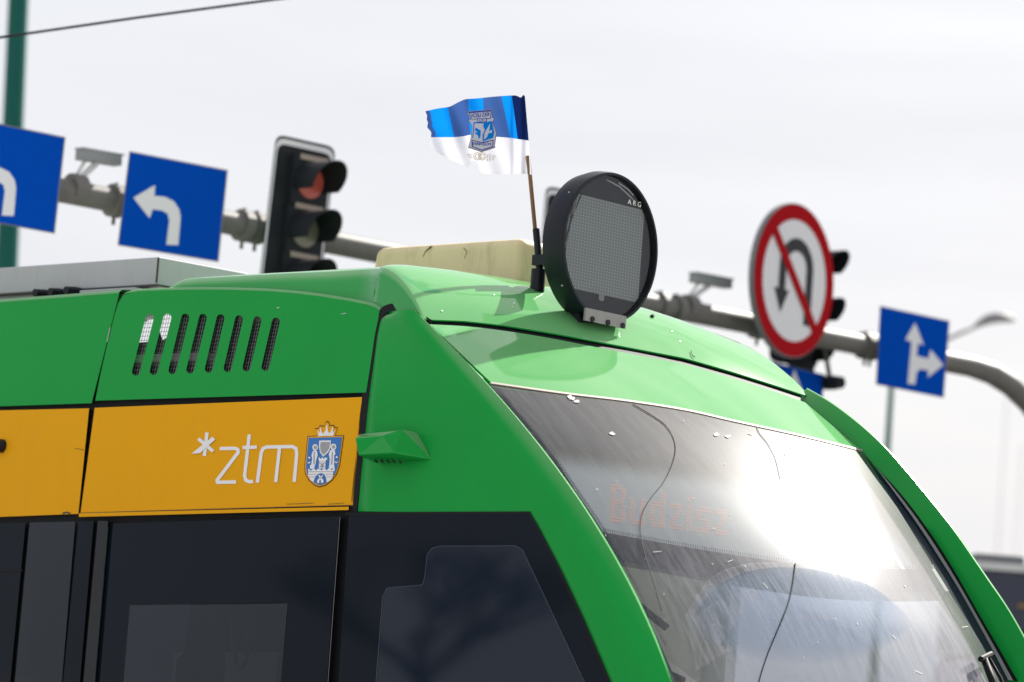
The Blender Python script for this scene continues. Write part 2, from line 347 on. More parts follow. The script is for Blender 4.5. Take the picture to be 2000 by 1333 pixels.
def s_nose(p, off=0.0):
    d = lray(p); dx_, dy_, dz_ = map(float, d); cx_, cy_, cz_ = map(float, CL)
    f = lambda t: cx_ + dx_ * t - unose(cy_ + dy_ * t, cz_ + dz_ * t)
    t0, t1 = (0.08 - CL[1]) / d[1], (WID - CL[1]) / d[1]
    if f(t0) < 0: t = t0
    elif f(t1) > 0: t = t1
    else:
        for _ in range(24):
            t = (t0 + t1) / 2
            if f(t) > 0: t0 = t
            else: t1 = t
    q = CL + d * t
    e = 1e-3; n = np.array([1, -(unose(q[1] + e, q[2]) - unose(q[1] - e, q[2])) / (2 * e), -(unose(q[1], q[2] + e) - unose(q[1], q[2] - e)) / (2 * e)])
    n /= np.linalg.norm(n)
    return q + n * off
def nose_normal(p):
    q0, q1 = s_nose(p, 0), s_nose(p, 0.01); n = (q1 - q0) / 0.01; return q0, n[0] * Fv + n[1] * Lv + np.array([0, 0, n[2]])
for gp in ((1530, 960), (1560, 1010)):
    q, n = nose_normal(gp); V = CAM - wld(q); V /= np.linalg.norm(V); r_ = 2 * (V @ n) * n - V
    print('glare', gp, q.round(2), 'sun az', round(math.degrees(math.atan2(r_[1], r_[0])), 1), 'el', round(math.degrees(math.asin(r_[2])), 1))

# ------------------------------------------------------------------ ground, road, rails
def flat(name, x0, x1, y0, y1, z, m, n=2): return tag(mobj(name, box(x0, x1, y0, y1, z - 0.3, z), m), kind='structure')
flat('ground', -900, 900, -400, 1600, 0.0, 'paving')
def strip(name, c, d, l0, l1, w, z, m):
    n = np.array([-d[1], d[0], 0]); c = np.array(c, float)
    v = [c + d * a + n * b + np.array([0, 0, zz]) for zz in (z - 0.002, z) for a, b in ((l0, -w / 2), (l1, -w / 2), (l1, w / 2), (l0, w / 2))]
    return tag(mobj(name, (v, [[0, 1, 2, 3], [4, 5, 6, 7], [0, 1, 5, 4], [1, 2, 6, 5], [2, 3, 7, 6], [3, 0, 4, 7]]), m), kind='structure')
strip('road', P0 + Lv * 9.2, Fv, -60, 60, 9.5, 0.004, 'asphalt')
for k in (-0.75, 0.75):
    strip('tram_rail', P0 + Lv * (WID / 2 + k), Fv, -60, 60, 0.07, 0.006, 'steel')

# ------------------------------------------------------------------ TRAM
tram = root('tram', tuple(P0), 'green and yellow tram with curved windscreen, round roof display and dark side windows', 'tram', rz=-HEAD)
def part(name, vf, m, parent=None, **k): return mobj(name, vf, m, parent or tram, **k)

# dark carcass seen in the seams (sheet just behind the side panels)
U0 = -7.0
def sidesheet(u0, u1, w0, w1, inset, nu=2, nv=10, thick=0.01):
    ws = np.linspace(w0, w1, nv); us = np.linspace(u0, u1, nu)
    return slab([[(u, vside(u, w) + inset, w) for u in us] for w in ws], [[(u, vside(u, w) + inset + thick, w) for u in us] for w in ws])
part('carcass', join(sidesheet(U0, -1.95, 2.06, 3.14, 0.022, 24), sidesheet(-1.95, 0.10, 2.06, 2.80, 0.022, 10), sidesheet(-0.70, 0.06, 2.79, 3.05, 0.023, 6), box(U0, -1.92, 0.02, 0.05, 1.0, 2.08), box(-0.15, 0.04, 0.02, 0.05, 1.0, 2.08),
     box(U0, -0.1, 0.02, 0.05, 0.95, 1.02)), 'black')
part('far_side_wall', join(box(U0, -0.3, WID - 0.06, WID, 2.06, 3.10), box(-0.3, 0.45, WID - 0.06, WID, 2.5, 2.90), box(U0, 0.9, WID - 0.06, WID, 0.3, 1.05), box(-2.1, -1.95, WID - 0.06, WID, 1.05, 2.06), box(-0.1, 0.08, WID - 0.06, WID, 1.05, 2.06)), 'green')
part('far_side_window', join(box(U0, -2.1, WID - 0.03, WID - 0.01, 1.05, 2.06), box(-1.95, -0.1, WID - 0.03, WID - 0.01, 1.05, 2.06), ), 'tint')
part('far_cab_window', ([(0.1, WID - 0.02, 1.05), (1.9, WID - 0.02, 1.05), (1.72, WID - 0.02, 1.7), (1.02, WID - 0.02, 2.5), (0.1, WID - 0.02, 2.5)], [[0, 1, 2, 3, 4]]), glass_mat('cab side glass', (0.50, 0.54, 0.60), (0.3, 0.3, 0.32), 0.12, ior=1.4))
part('far_side_lining', join(box(U0, 0.9, WID - 0.09, WID - 0.062, 0.45, 1.05), box(U0, -0.13, WID - 0.09, WID - 0.062, 2.24, 2.57), box(-0.13, 0.08, WID - 0.09, WID - 0.062, 1.05, 2.57), box(0.082, 0.10, WID - 0.09, WID - 0.004, 1.05, 2.5)), 'white')
part('ceiling', join(box(U0, 0.55, 0.06, WID - 0.06, 2.58, 2.62)), 'cream')
part('floor', box(U0, 1.6, 0.03, WID - 0.03, 0.34, 0.40), 'mid')
part('roof_deck', join(box(U0, -1.4, 0.2, WID - 0.15, 2.90, 2.94), box(-1.3, -0.2, 0.3, WID - 0.3, 3.10, 3.13)), 'greyl')

# green roof side panels
o = part('roof_side_panel', patch([(-260, 611), (-80, 598), (0, 591), (120, 582), (233, 573)], [(-260, 805), (0, 794), (60, 792), (120, 790), (179, 788)], s_side, 26, 8, 0.004, 0.02), 'green', smooth=True, angle=40)
top = [at_v(p, vside(*at_v(p, 0.12)[[0, 2]])) for p in resample([(-260, 611), (-80, 598), (0, 591), (120, 582), (233, 573)], 20)]
part('roof_edge_trim', grid([[q + np.array([0, a, b]) for q in top] for a, b in ((-0.004, 0), (0.004, 0.012), (0.02, 0.02), (0.06, 0.025), (0.20, 0.03))]), 'green', smooth=True)
slots = []
for xt, yt, xb, yb in zip((722, 807, 893, 978, 1063, 1152, 1241, 1330), (330, 329, 328, 329, 331, 336, 341, 347), (655, 741, 831, 917, 1006, 1097, 1188, 1279), (627, 624, 620, 617, 613, 610, 607, 604)):
    (a, b), = z4((xt, yt)); (c, d), = z4((xb, yb)); slots.append((a, b, c, d))
def capsule(a, b, c, d, r=7.6, n=7):
    A, B = np.array([a, b + r]), np.array([c, d - r]); ax = (B - A) / np.linalg.norm(B - A); nx = np.array([-ax[1], ax[0]])
    return [A + r * (math.cos(t) * nx - math.sin(t) * ax) for t in np.linspace(0, math.pi, n)] + [B + r * (-math.cos(t) * nx + math.sin(t) * ax) for t in np.linspace(0, math.pi, n)]
ventout = [(186, 783), (197, 728), (208, 680), (222, 622), (231, 592), (240, 578), (256, 571), (300, 568), (350, 566.5), (400, 566), (450, 566.5), (500, 568), (550, 571), (600, 576), (650, 583), (700, 592), (728, 599), (741, 607), (739, 622), (732, 655), (724, 710), (715, 767), (450, 775)]
vp = part('vent_panel', polyface(ventout, s_side, 0.006, 0.016, [capsule(*s) for s in slots]), 'green')
tl = [s_side(p, 0.006) for p in crom(ventout[4:18], 3)]
part('vent_panel_top_edge', grid([[q + np.array([0, a, b]) for q in tl] for a, b in ((0, 0), (0.006, 0.009), (0.016, 0.014), (0.03, 0.016), (0.05, 0.004))]), 'green', vp, smooth=True)
# wire mesh behind each slot
for s in slots:
    vf = []
    dx, dy = s[2] - s[0], s[3] - s[1]
    for k in np.linspace(0.02, 0.98, 15): vf.append(stroke([(s[0] + dx * k - 9, s[1] + dy * k), (s[0] + dx * k + 9, s[1] + dy * k - 0.8)], 1.0, s_side, -0.016, 0.003))
    for e in (-4.2, 0.8, 5.2): vf.append(stroke([(s[0] + e, s[1]), (s[2] + e, s[3])], 1.0, s_side, -0.012, 0.003))
    part('slot_mesh', join(*vf), 'signedge', vp)
# ducting behind the slots
blk = plane_v(0.34)
part('dark_duct', join(polyface([(230, 672), (290, 668), (309, 640), (318, 665), (332, 655), (344, 560), (760, 560), (760, 800), (200, 800), (200, 670)], blk, 0, 0.05)), 'dark')

# yellow fascia panels
yl = part('fascia_panel', patch([(-260, 809), (0, 802), (174, 798)], [(-260, 1018), (0, 1010), (153, 1004)], s_side, 14, 6, 0.004, 0.016), 'yellow')
yr = part('fascia_panel', patch([(185, 797), (707, 776)], [(157, 1004), (689, 987)], s_side, 20, 6, 0.004, 0.016), 'yellow')
part('drip_lip', patch([(154, 1003), (681, 990)], [(154, 1010), (681, 996.5)], s_side, 16, 2, 0.018, 0.03), 'yellow', yr)
part('lip_seam', stroke([(157, 1002.5), (420, 994.5), (684, 987.5)], 1.2, s_side, 0.0075, 0.003), 'decalblack', yr)
q = s_side((6, 872), 0.0)
part('door_indicator', tube([q + np.array([0, 0.01, 0]), q + np.array([0, -0.02, 0]), q + np.array([0.004, -0.045, -0.004])], [0.036, 0.036, 0.024], 14), 'blackpl', yl, smooth=True, angle=40)
# lettering
SW = 6.6
ztm = [stroke(z5((318, 345), (425, 343), (445, 352), (447, 372), (300, 566), (304, 580), (432, 578)), SW, s_side, 0.0065),
       stroke(z5((525, 247), (492, 535), (500, 565), (522, 576), (552, 575)), SW, s_side, 0.0065),
       stroke(z5((478, 338), (578, 334)), SW, s_side, 0.0078),
       stroke(z5((581, 582), (608, 375), (620, 345), (646, 334), (825, 331), (850, 345), (856, 380), (838, 577)), SW, s_side, 0.0065),
       stroke(z5((736, 338), (709, 579)), SW, s_side, 0.0078),
       stroke(z5((230, 232), (211, 397)), SW, s_side, 0.0065), stroke(z5((169, 276), (273, 364)), SW, s_side, 0.0078),
       polyface(z5((270, 262), (287, 282), (182, 376), (120, 381)), s_side, 0.0091, 0.002)]
part('lettering', join(*ztm), 'white', yr)
# coat of arms
zc = zoom(570, 800, 0.12757)
def decal(name, polys, m, lay): part(name, join(*[polyface(p, s_side, 0.006 + 0.0013 * lay, 0.001) for p in polys]), m, yr)
sh = [(238, 410), (385, 400), (352, 290), (415, 280), (420, 243), (500, 250), (520, 185), (545, 178), (570, 195), (578, 242), (645, 238), (660, 275), (702, 272), (665, 398), (797, 398), (765, 640), (735, 860), (690, 990), (620, 1090), (520, 1165), (420, 1195), (340, 1165), (250, 1080), (200, 980), (190, 880), (215, 640)]
def shrink(p, k):
    a = np.array(p, float); c = np.array([490, 720]); return [tuple(x) for x in c + (a - c) * k]
decal('crest_outline', [zc(*sh)], 'decalblack', 0)
decal('crest_margin', [zc(*shrink(sh, 0.965))], 'yellow', 1)
bl = [(258, 436), (770, 424), (742, 640), (712, 850), (672, 970), (600, 1075), (510, 1138), (425, 1160), (350, 1130), (270, 1060), (228, 970), (216, 880), (236, 650)]
decal('crest_field', [zc(*bl)], 'decalblue', 2)
decal('crest_castle', [zc((250, 915), (275, 915), (275, 935), (305, 935), (305, 915), (355, 912), (355, 930), (385, 930), (385, 912), (440, 912), (440, 930), (470, 930), (470, 910), (520, 910), (520, 928), (550, 928), (550, 908), (600, 906), (600, 925), (630, 925), (630, 904), (658, 904), (655, 942), (636, 945), (628, 1035), (590, 1085), (535, 1120), (525, 1050), (500, 995), (455, 975), (400, 990), (360, 1030), (328, 1115), (290, 1085), (248, 1020), (252, 950)),
     zc((412, 738), (432, 738), (432, 755), (455, 755), (455, 738), (478, 738), (478, 753), (500, 753), (500, 736), (522, 736), (522, 752), (545, 735), (538, 775), (518, 778), (512, 905), (410, 905), (420, 780), (408, 775)),
     zc((280, 850), (352, 848), (345, 908), (278, 910)), zc((572, 845), (648, 842), (655, 905), (568, 906))], 'white', 3)
for fg in (zc((322, 640), (345, 625), (385, 640), (395, 700), (372, 780), (362, 850), (296, 850), (312, 760), (300, 700)), zc(*ellipse(357, 582, 42, 50, 16)),
     zc((585, 630), (620, 615), (660, 630), (668, 690), (648, 700), (650, 840), (575, 842), (582, 760), (566, 690)), zc(*ellipse(637, 575, 44, 50, 16)),
     zc(*ellipse(268, 740, 16, 16, 8)), zc(*ellipse(687, 730, 16, 16, 8)), zc((236, 795), (255, 815), (290, 795), (275, 826), (250, 828)), zc((655, 790), (680, 808), (708, 792), (692, 822), (666, 820))): decal('crest_figure', [fg], 'white', 3)
decal('crest_shield', [zc((420, 478), (598, 476), (590, 590), (555, 660), (480, 725), (432, 660), (415, 570))], 'white', 3)
decal('crest_crown', [zc((415, 415), (390, 330), (412, 335), (424, 365), (432, 290), (445, 278), (458, 350), (480, 372), (515, 325), (530, 240), (545, 240), (552, 330), (575, 368), (598, 340), (620, 275), (634, 285), (625, 360), (645, 340), (665, 315), (630, 408), (530, 402))], 'white', 3)
for dt in (zc((440, 500), (580, 498), (570, 590), (535, 645), (482, 695), (440, 640), (432, 570)), zc((445, 835), (485, 835), (480, 890), (440, 890)), zc(*ellipse(357, 582, 24, 30, 12)), zc(*ellipse(637, 575, 24, 28, 12)),
     zc((335, 650), (350, 650), (345, 840), (328, 840)), zc((612, 650), (626, 650), (618, 835), (600, 835))): decal('crest_detail', [dt], 'decalgrey', 4)
decal('crest_masonry', [zc(*[(255 + 1 * 0, y), (630, y), (630, y + 7), (255, y + 7)]) for y in (950,)] + [zc((250, y), (365 - (y - 1000) * 0.4, y), (365 - (y - 1000) * 0.4, y + 6), (250, y + 6)) for y in (990, 1030)] + [zc((515 + (y - 990) * 0.2, y), (630, y), (630, y + 6), (515 + (y - 990) * 0.2, y + 6)) for y in (990, 1030)] + [zc((412, y), (515, y), (515, y + 6), (412, y + 6)) for y in (800, 825, 870)], 'decalgrey', 4)
decal('crest_keys', [zc((405, 1010), (425, 1005), (485, 1085), (482, 1125), (445, 1125), (445, 1090)), zc((485, 1005), (468, 1005), (390, 1085), (386, 1128), (420, 1128), (422, 1090))], 'white', 4)

for sc, w_ in (([(122, 1003), (130, 1001), (137, 1003)], 3.0), ([(146, 876), (164, 879)], 0.8), ([(560, 985), (612, 983)], 0.7), ([(640, 985), (672, 983)], 0.7)):
    part('scuff', stroke(sc, w_, s_side, 0.0062, 0.002), 'decalblack', yr if sc[0][0] > 200 else yl)
for sc, w_ in (([(541, 601), (545, 602)], 1.6), ([(666, 614), (676, 612)], 1.0), ([(215, 640), (209, 668)], 1.0)): part('paint_chip', stroke(sc, w_, s_side, 0.0085, 0.002), 'greyl', vp)
# side windows and door panes
def ext(p, q, y): k = (y - p[1]) / (q[1] - p[1]); return (p[0] + (q[0] - p[0]) * k, y)
YB = 1462
def wpane(name, a, b, c, d, m, off=0.006, parent=None, th=0.008):
    # a,b top edge; c,d lie on the right and left edges below
    return part(name, polyface([a, b, ext(b, c, YB - 4), ext(a, d, YB)], s_side, off, th), m, parent)
wpane('side_window', (-260, 1028), (50, 1021), (20, 1333), (-290, 1333), 'frit')
part('pane_seam', stroke([(-260, 1119), (43, 1114.5)], 5, s_side, 0.012, 0.004), 'black')
wpane('door_pane', (58, 1021), (147, 1019), (120, 1340), (28, 1340), 'tint', th=0)
wpane('side_window', (153, 1019), (183, 1018), (155, 1345), (122, 1345), 'frit')
wpane('window_post', (191, 1018), (211, 1018), (184, 1340), (162, 1340), 'mid' if False else 'blackpl', 0.022, th=0.03)
wf = (212, 1023), (662, 1009), (638, 1340), (185, 1340)
cl = [(253, 1182), (563, 1178), ext((563, 1178), (548, 1345), YB - 6), ext((253, 1182), (240, 1345), YB - 6)]
swn = part('side_window', polyface([wf[0], wf[1], ext(wf[1], wf[2], YB - 4), ext(wf[0], wf[3], YB)], s_side, 0.006, 0.008, [cl]), 'frit')
part('clear_pane', polyface([(cl[0][0] + 1, cl[0][1] + 1), (cl[1][0] - 1, cl[1][1] + 1), cl[2], cl[3]], s_side, 0.0055, 0), 'tint', swn)
part('window_edge', stroke([(664, 1010), (640, 1340), ext((664, 1010), (640, 1340), 1440)], 0.9, s_side, 0.016, 0.014), 'signedge', swn)
# interior bits and a stand-in reflection column behind the clear panes
iv = plane_v(0.45)
part('reflection_column', join(tube([iv((68, 1130)), iv((58, 1160)), iv((62, 1230)), iv((75, 1300)), iv((95, 1420))], [0.02, 0.045, 0.05, 0.05, 0.055], 12)), 'greyl', smooth=True)  # pale column added in place of a reflection in the door glass
part('interior_seat', polyface([(330, 1460), (345, 1290), (360, 1272), (372, 1180), (380, 1172), (430, 1172), (440, 1260), (436, 1460)], plane_v(0.8), 0, 0.10), 'mid')
part('interior_panel', polyface([(340, 1275), (545, 1274), (520, 1470), (330, 1470)], plane_v(2.2), 0, 0.03), 'cream')
part('grab_loop', tube([plane_v(0.6)(p) for p in ((452, 1180), (455, 1250), (462, 1295), (472, 1305), (482, 1290), (485, 1180))], 0.012, 8), 'signedge', smooth=True)

# lower body, hidden below the frame
part('lower_side_panel', join(box(U0, -2.05, 0.0, 0.03, 0.32, 0.94), box(-2.03, 0.0, 0.0, 0.03, 0.32, 0.94), box(0.02, 1.9, 0.0, 0.03, 0.32, 0.94)), 'green')
part('underframe', box(U0, 1.7, 0.35, WID - 0.35, 0.16, 0.34), 'dark')
for uu in (-0.9, -5.2):
    for du in (-0.9, 0.9):
        for vv in (0.5, WID - 0.5):
            part('wheel', tube([(uu + du, vv - 0.06, 0.30), (uu + du, vv + 0.06, 0.30)], 0.295, 28), 'steel', smooth=True, angle=40)
def lower_nose():
    ws = np.linspace(0.35, 1.16, 9); rows = []
    for w in ws:
        row = []
        for v in np.linspace(0.0, WID, 25):
            s = v / WID; e = 2.12 + 0.05 * math.sin((w - 0.35) / 0.8 * math.pi) + 0.24 * (1 - (2 * s - 1) ** 2) - 0.5 * max(0, abs(2 * s - 1) - 0.85) ** 1.2
            row.append((e, v, w))
        rows.append(row)
    return slab(rows, [[(p[0] - 0.05, p[1], p[2]) for p in r] for r in rows])
part('front_mask', lower_nose(), 'green', smooth=True, angle=50)

# near cab corner: side skin, swept A-pillar
def cornersheet():
    """rows down the pillar; each row runs from the seam to the front edge and wraps round it"""
    left = crom(z7((215, 91), (190, 98), (174, 120), (160, 185), (148, 280), (133, 400), (116, 580), (100, 757)), 5)
    ridge = [(p[0], p[1]) for p in NEAR]
    # part above the cab window
    P = []
    lw = resample(left, 34)
    rid = crom(ridge, 6)
    rid3 = np.array([at_v(p, 0.05) for p in rid])
    bot = s_side(z7((100, 757))[0])[2]
    for i, lp in enumerate(lw):
        a = s_side(lp, 0.006); w = a[2]
        k = i / 33; w1 = 3.075 + (bot - 3.075) * k
        ur = uridge(w1); row = []
        for j, t in enumerate(np.r_[np.linspace(0, 0.9, 14), np.linspace(0.92, 1, 7)]):
            u = a[0] + (ur - a[0]) * t; ww = w + (w1 - w) * min(1, t * 1.0)
            d = (ur - u) / 0.16; rd = 0.045 * max(0, 1 - d) ** 2
            row.append(np.array([u, vside(min(u, 0), ww) * 0.5 * (1 - t) + a[1] * 0.5 * (1 - t) - 0.006 * t + rd, ww]))
        row += [np.array([ur - 0.012, 0.075, w1 - 0.01]), np.array([ur - 0.06, 0.085, w1 - 0.04])]
        P.append(row)
    return P, bot
Pc, WB = cornersheet()
part('cab_corner_panel', slab(Pc, [[q + np.array([-0.01, 0.015, -0.005]) for q in r] for r in Pc]), 'green', smooth=True, angle=60)
# pillar strip beside the cab window, down to the front mask
wt = crom(z7((676, 757), (700, 800), (780, 950), (860, 1120), (950, 1333), (1010, 1480)), 6)
rows = []
for p in wt:
    a = s_side(p, 0.006); w = a[2]; ur = uridge(w); row = []
    for t in np.r_[np.linspace(0, 0.5, 4), np.linspace(0.6, 1, 9)]:
        u = a[0] + (ur - a[0]) * t; d = (ur - u) / 0.16; row.append(np.array([u, a[1] * (1 - t) - 0.006 * t + 0.045 * max(0, 1 - d) ** 2, w]))
    row += [np.array([ur - 0.012, 0.075, w - 0.01]), np.array([ur - 0.06, 0.085, w - 0.04])]
    rows.append(row)
part('windscreen_pillar', slab(rows, [[q + np.array([-0.01, 0.015, -0.005]) for q in r] for r in rows]), 'green', smooth=True, angle=60)
# cab side window
cwo = z7((72, 768), (676, 765), (700, 806), (780, 957), (858, 1125), (948, 1336), (1005, 1480), (28, 1480))
cw = part('cab_side_window', polyface(cwo, s_side, 0.007, 0.008), 'frit')
clr = z7((150, 1480), (165, 1300), (185, 1045), (200, 1015), (318, 1005), (326, 985), (335, 905), (350, 882), (375, 874), (630, 873), (656, 886), (700, 980), (780, 1150), (865, 1333), (925, 1470))
part('clear_pane', polyface(clr, s_side, 0.0085, 0.001), 'frit2', cw)
dv, df_ = [], []
for p in resample(clr, 330):
    k = len(dv); q = s_side(p, 0.0105)
    for e, g in ((-1, 0), (0, -1), (1, 0), (0, 1)): dv.append(q + 0.0026 * np.array([e, 0, g]))
    df_.append([k, k + 1, k + 2, k + 3])
tag(part('dotted_border', (dv, df_), mat('frit dots', (0.07, 0.10, 0.16), 0.4), cw), kind='stuff')
part('window_seal', stroke(z7((60, 765), (676, 762)), 5.5, s_side, 0.009, 0.012), 'black', cw)
part('window_seal', stroke(z7((676, 760), (704, 808), (782, 957), (860, 1125), (952, 1340), (1005, 1470)), 5.5, s_side, 0.009, 0.012), 'black', cw)

# rubber seam that runs up beside the corner panel and over its top
part('door_seam_rubber', stroke(crom([(690, 1000), (702, 890), (712, 790), (722, 715), (733, 645), (741, 618), (754, 604), (772, 600), (792, 604), (815, 616), (842, 633)], 4), 14, s_side, 0.004, 0.03), 'black')

# camera housing on the side
hb = [s_side(p, 0.004) for p in z5((1700, 232), (1810, 425))]
h0 = at_v(z5((1590, 214))[0], -0.085); h1 = at_v(z5((1450, 250))[0], -0.10); h2 = at_v(z5((1537, 376))[0], -0.105)
hv = [hb[0], hb[1], h2, h1, at_v(z5((1285, 393))[0], -0.16), at_v(z5((1263, 268))[0], -0.16), at_v(z5((1290, 245))[0], -0.06), at_v(z5((1410, 450))[0], -0.01), h0]
bk = [at_v(z5((1640, 300))[0], 0.01), at_v(z5((1420, 300))[0], 0.01)]
hous = part('camera_housing', ([*hv, *bk], [[0, 1, 2, 3, 8], [3, 2, 4, 5], [8, 3, 5, 6], [1, 7, 4, 2], [4, 7, 10, 6, 5], [0, 8, 6, 10, 9], [0, 9, 1], [1, 9, 10, 7]]), 'green')
bv = hous.modifiers.new('bevel', 'BEVEL'); bv.width = 0.006; bv.segments = 3; bv.limit_method = 'ANGLE'; bv.angle_limit = R(25)
for k in range(5):
    (x, y), = z5((1400 + k * 42, 420 + k * 1.5)); part('slit', stroke([(x, y), (x + 5, y + 6)], 4.0, plane_v(-0.075), 0.004, 0.006), 'black', hous)

# front roof fairing: lofted hump with a sloping front face
CR = [at_u(p, -0.04) for p in ((735, 509), (821, 515), (900, 524), (988, 537), (1072, 552), (1160, 572), (1255, 595), (1335, 622), (1403, 649))]
crv, crw = np.array([c[1] for c in CR]), np.array([c[2] for c in CR])
GAPP = [(832, 626), (910, 629), (988, 638), (1075, 652), (1162, 668), (1250, 684), (1340, 702), (1430, 728), (1506, 752), (1566, 772)]
GP = [s_nose(p, 0.0) for p in GAPP]
gpv, gpw = np.array([c[1] for c in GP]), np.array([c[2] for c in GP])
def wgap(v): return np.interp(v, gpv, gpw)
def ugap(v): return float(unose(v, wgap(v)))
def wcrest(v): return np.interp(v, crv, crw)
PE = 18.0
th_a = [math.asin(h ** (PE / 2)) for h in np.linspace(0, 0.93, 9)] + [math.acos((1 - 2 * q_) ** (PE / 2)) for q_ in np.r_[np.linspace(0.008, 0.06, 8), np.linspace(0.075, 0.5, 18)]]
th_a = sorted(set(round(x, 6) for x in th_a)); th = np.array(th_a + [math.pi - x for x in th_a[::-1][1:]]); VN0, VN1 = 0.14, WID - 0.05
def section(v, wb_, wt_, h): return wb_ + (wt_ - wb_) * h
rows = []
prof = [(-1.83, 3.15, 3.19), (-1.79, 3.15, 3.235), (-1.74, 3.15, 3.28), (-1.69, 3.15, 3.31), (-1.62, 3.15, 3.328), (-1.5, 3.15, None), (-1.2, 3.13, None), (-0.8, 3.09, None), (-0.5, 3.03, None), (-0.30, 3.03, None), (-0.16, 3.03, None)]
def hump(u, wb_, wt_):
    row = []
    for t in th:
        c, s = math.cos(t), math.sin(t)
        sx = 0.5 - 0.5 * math.copysign(abs(c) ** (2 / PE), c); h = abs(s) ** (2 / PE) if s > 1e-9 else 0
        v = VN0 + (VN1 - VN0) * sx; top_ = wcrest(v) if wt_ is None else min(wt_, wcrest(v))
        row.append(np.array([u, v + 0.05 * h * (1 - 2 * sx), wb_ + (top_ - wb_) * h]))
    return row
for u, a, b in prof: rows.append(hump(u, a, b))
back = rows[-1]
ff = np.linspace(0, 1, 13)[1:]
for f_ in ff:
    row = []
    for t, bq in zip(th, back):
        c, s = math.cos(t), math.sin(t); sx = 0.5 - 0.5 * math.copysign(abs(c) ** (2 / PE), c); h = abs(s) ** (2 / PE) if s > 1e-9 else 0
        v = (VN0 + (VN1 - VN0) * sx) * (1 - f_) + f_ * (0.06 + (WID - 0.12) * sx)
        ue = ugap(v); wg = wgap(v) + 0.004
        u = -0.16 + (ue + 0.16) * f_
        e = f_ ** 1.85; wtop = wcrest(v) * (1 - e) + wg * e; wlow = 3.03 * (1 - f_) + min(wg, 3.0) * f_
        hh = h * (1 - f_ ** 3) + f_ ** 3 * 1.0
        row.append(np.array([u, v, wlow + (wtop - wlow) * hh]))
    rows.append(row)
last = rows[-1]
rows.append([q + np.array([-0.003, 0, -0.006]) for q in last])
rows.append([q + np.array([-0.08, 0, 0.02]) for q in last])
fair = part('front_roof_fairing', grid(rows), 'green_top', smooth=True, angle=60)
# dark gap under the fairing lip
gl_ = resample(crom(GAPP, 6), 60)
part('fairing_gap', slab([[s_nose((p[0], p[1] + d), -0.012) for p in gl_] for d in (-4, 11)], [[s_nose((p[0], p[1] + d), -0.03) for p in gl_] for d in (-8, 10)]), 'black')
# panel between the gap and the windscreen
TOPW = [(945, 733), (962, 750), (1100, 769), (1225, 784), (1340, 802), (1432, 823), (1560, 851), (1684, 881)]
gapl = [(840, 634), (912, 638), (988, 647), (1075, 661), (1162, 678), (1250, 695), (1340, 713), (1430, 739), (1506, 763), (1572, 786)]
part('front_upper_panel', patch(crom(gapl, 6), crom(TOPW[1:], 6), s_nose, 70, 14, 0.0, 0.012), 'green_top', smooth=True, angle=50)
q = s_nose((1273, 619), 0); 

# windscreen
bott = [(1318, 1325), (1400, 1372), (1500, 1418), (1620, 1455), (1750, 1470), (1880, 1440), (1985, 1330)]
def low(p): return p
bot2 = [ (1322, 1333), (1395, 1470), (1500, 1520), (1640, 1560), (1800, 1575), (1930, 1560), (2085, 1530)]
ws = part('windscreen', patch(crom([(955, 748)] + TOPW[2:], 6), crom(bot2, 6), s_nose, 60, 40, 0.0, 0), 'screen', smooth=True, angle=50)
def wband(A, B, name, m='fritws', nu=50, nv=5, off=-0.010): return part(name, patch(A, B, s_nose, nu, nv, off, 0.003), m, ws, smooth=True, angle=50)
wband(crom([(962, 753)] + [(x, y + 3) for x, y in TOPW[2:]], 6), crom([(1062, 857), (1180, 872), (1310, 890), (1456, 909), (1600, 935), (1765, 976)], 6), 'top_band')
wband(crom([(1178, 1036), (1300, 1058), (1432, 1080), (1560, 1098), (1700, 1108), (1842, 1108)], 6), crom([(1212, 1092), (1300, 1108), (1400, 1128), (1560, 1146), (1700, 1154), (1880, 1152)], 6), 'middle_band')
wband(crom([(966, 757), (1020, 830), (1085, 935), (1150, 1040), (1215, 1150), (1270, 1262), (1322, 1380)], 6), crom([(985, 765), (1063, 858), (1122, 950), (1180, 1037), (1240, 1150), (1290, 1255), (1345, 1380)], 6), 'edge_band', nu=60, nv=3)
wband(crom([(x - 13, y + 4) for x, y in FARG], 6), crom([(x + 3, y + 2) for x, y in FARG], 6), 'sun_block_band', nu=40, nv=2)  # dark band added to stop stray sun strips along the far glass edge
tag(part('top_trim', stroke(resample(crom([(958, 749)] + TOPW[2:], 6), 60), 3.2, s_nose, 0.004, 0.008), mat('brownish sealant', (0.30, 0.25, 0.20), 0.6), ws))
def dots_along(pl, n, w, h, ang): 
    V, Fc = [], []
    for p in resample(pl, n):
        k = len(V); c, s = math.cos(R(ang)), math.sin(R(ang))
        for a, b in ((-w, -h), (w, -h), (w, h), (-w, h)): V.append(s_nose((p[0] + a * c - b * s, p[1] + a * s + b * c), -0.007))
        Fc.append([k, k + 1, k + 2, k + 3])
    return V, Fc
tag(part('dotted_edge', join(dots_along(crom([(1066, 860), (1180, 875), (1310, 893), (1456, 912), (1600, 938), (1760, 978)], 6), 150, 0.8, 3.2, 8), dots_along(crom([(1180, 1033), (1300, 1055), (1432, 1077), (1560, 1095), (1700, 1105), (1838, 1105)], 6), 150, 0.8, 3.0, 8), dots_along(crom([(1068, 862), (1124, 948), (1184, 1037), (1246, 1150), (1300, 1258)], 6), 100, 3.0, 0.8, 8)), 'fritws', ws), kind='stuff')
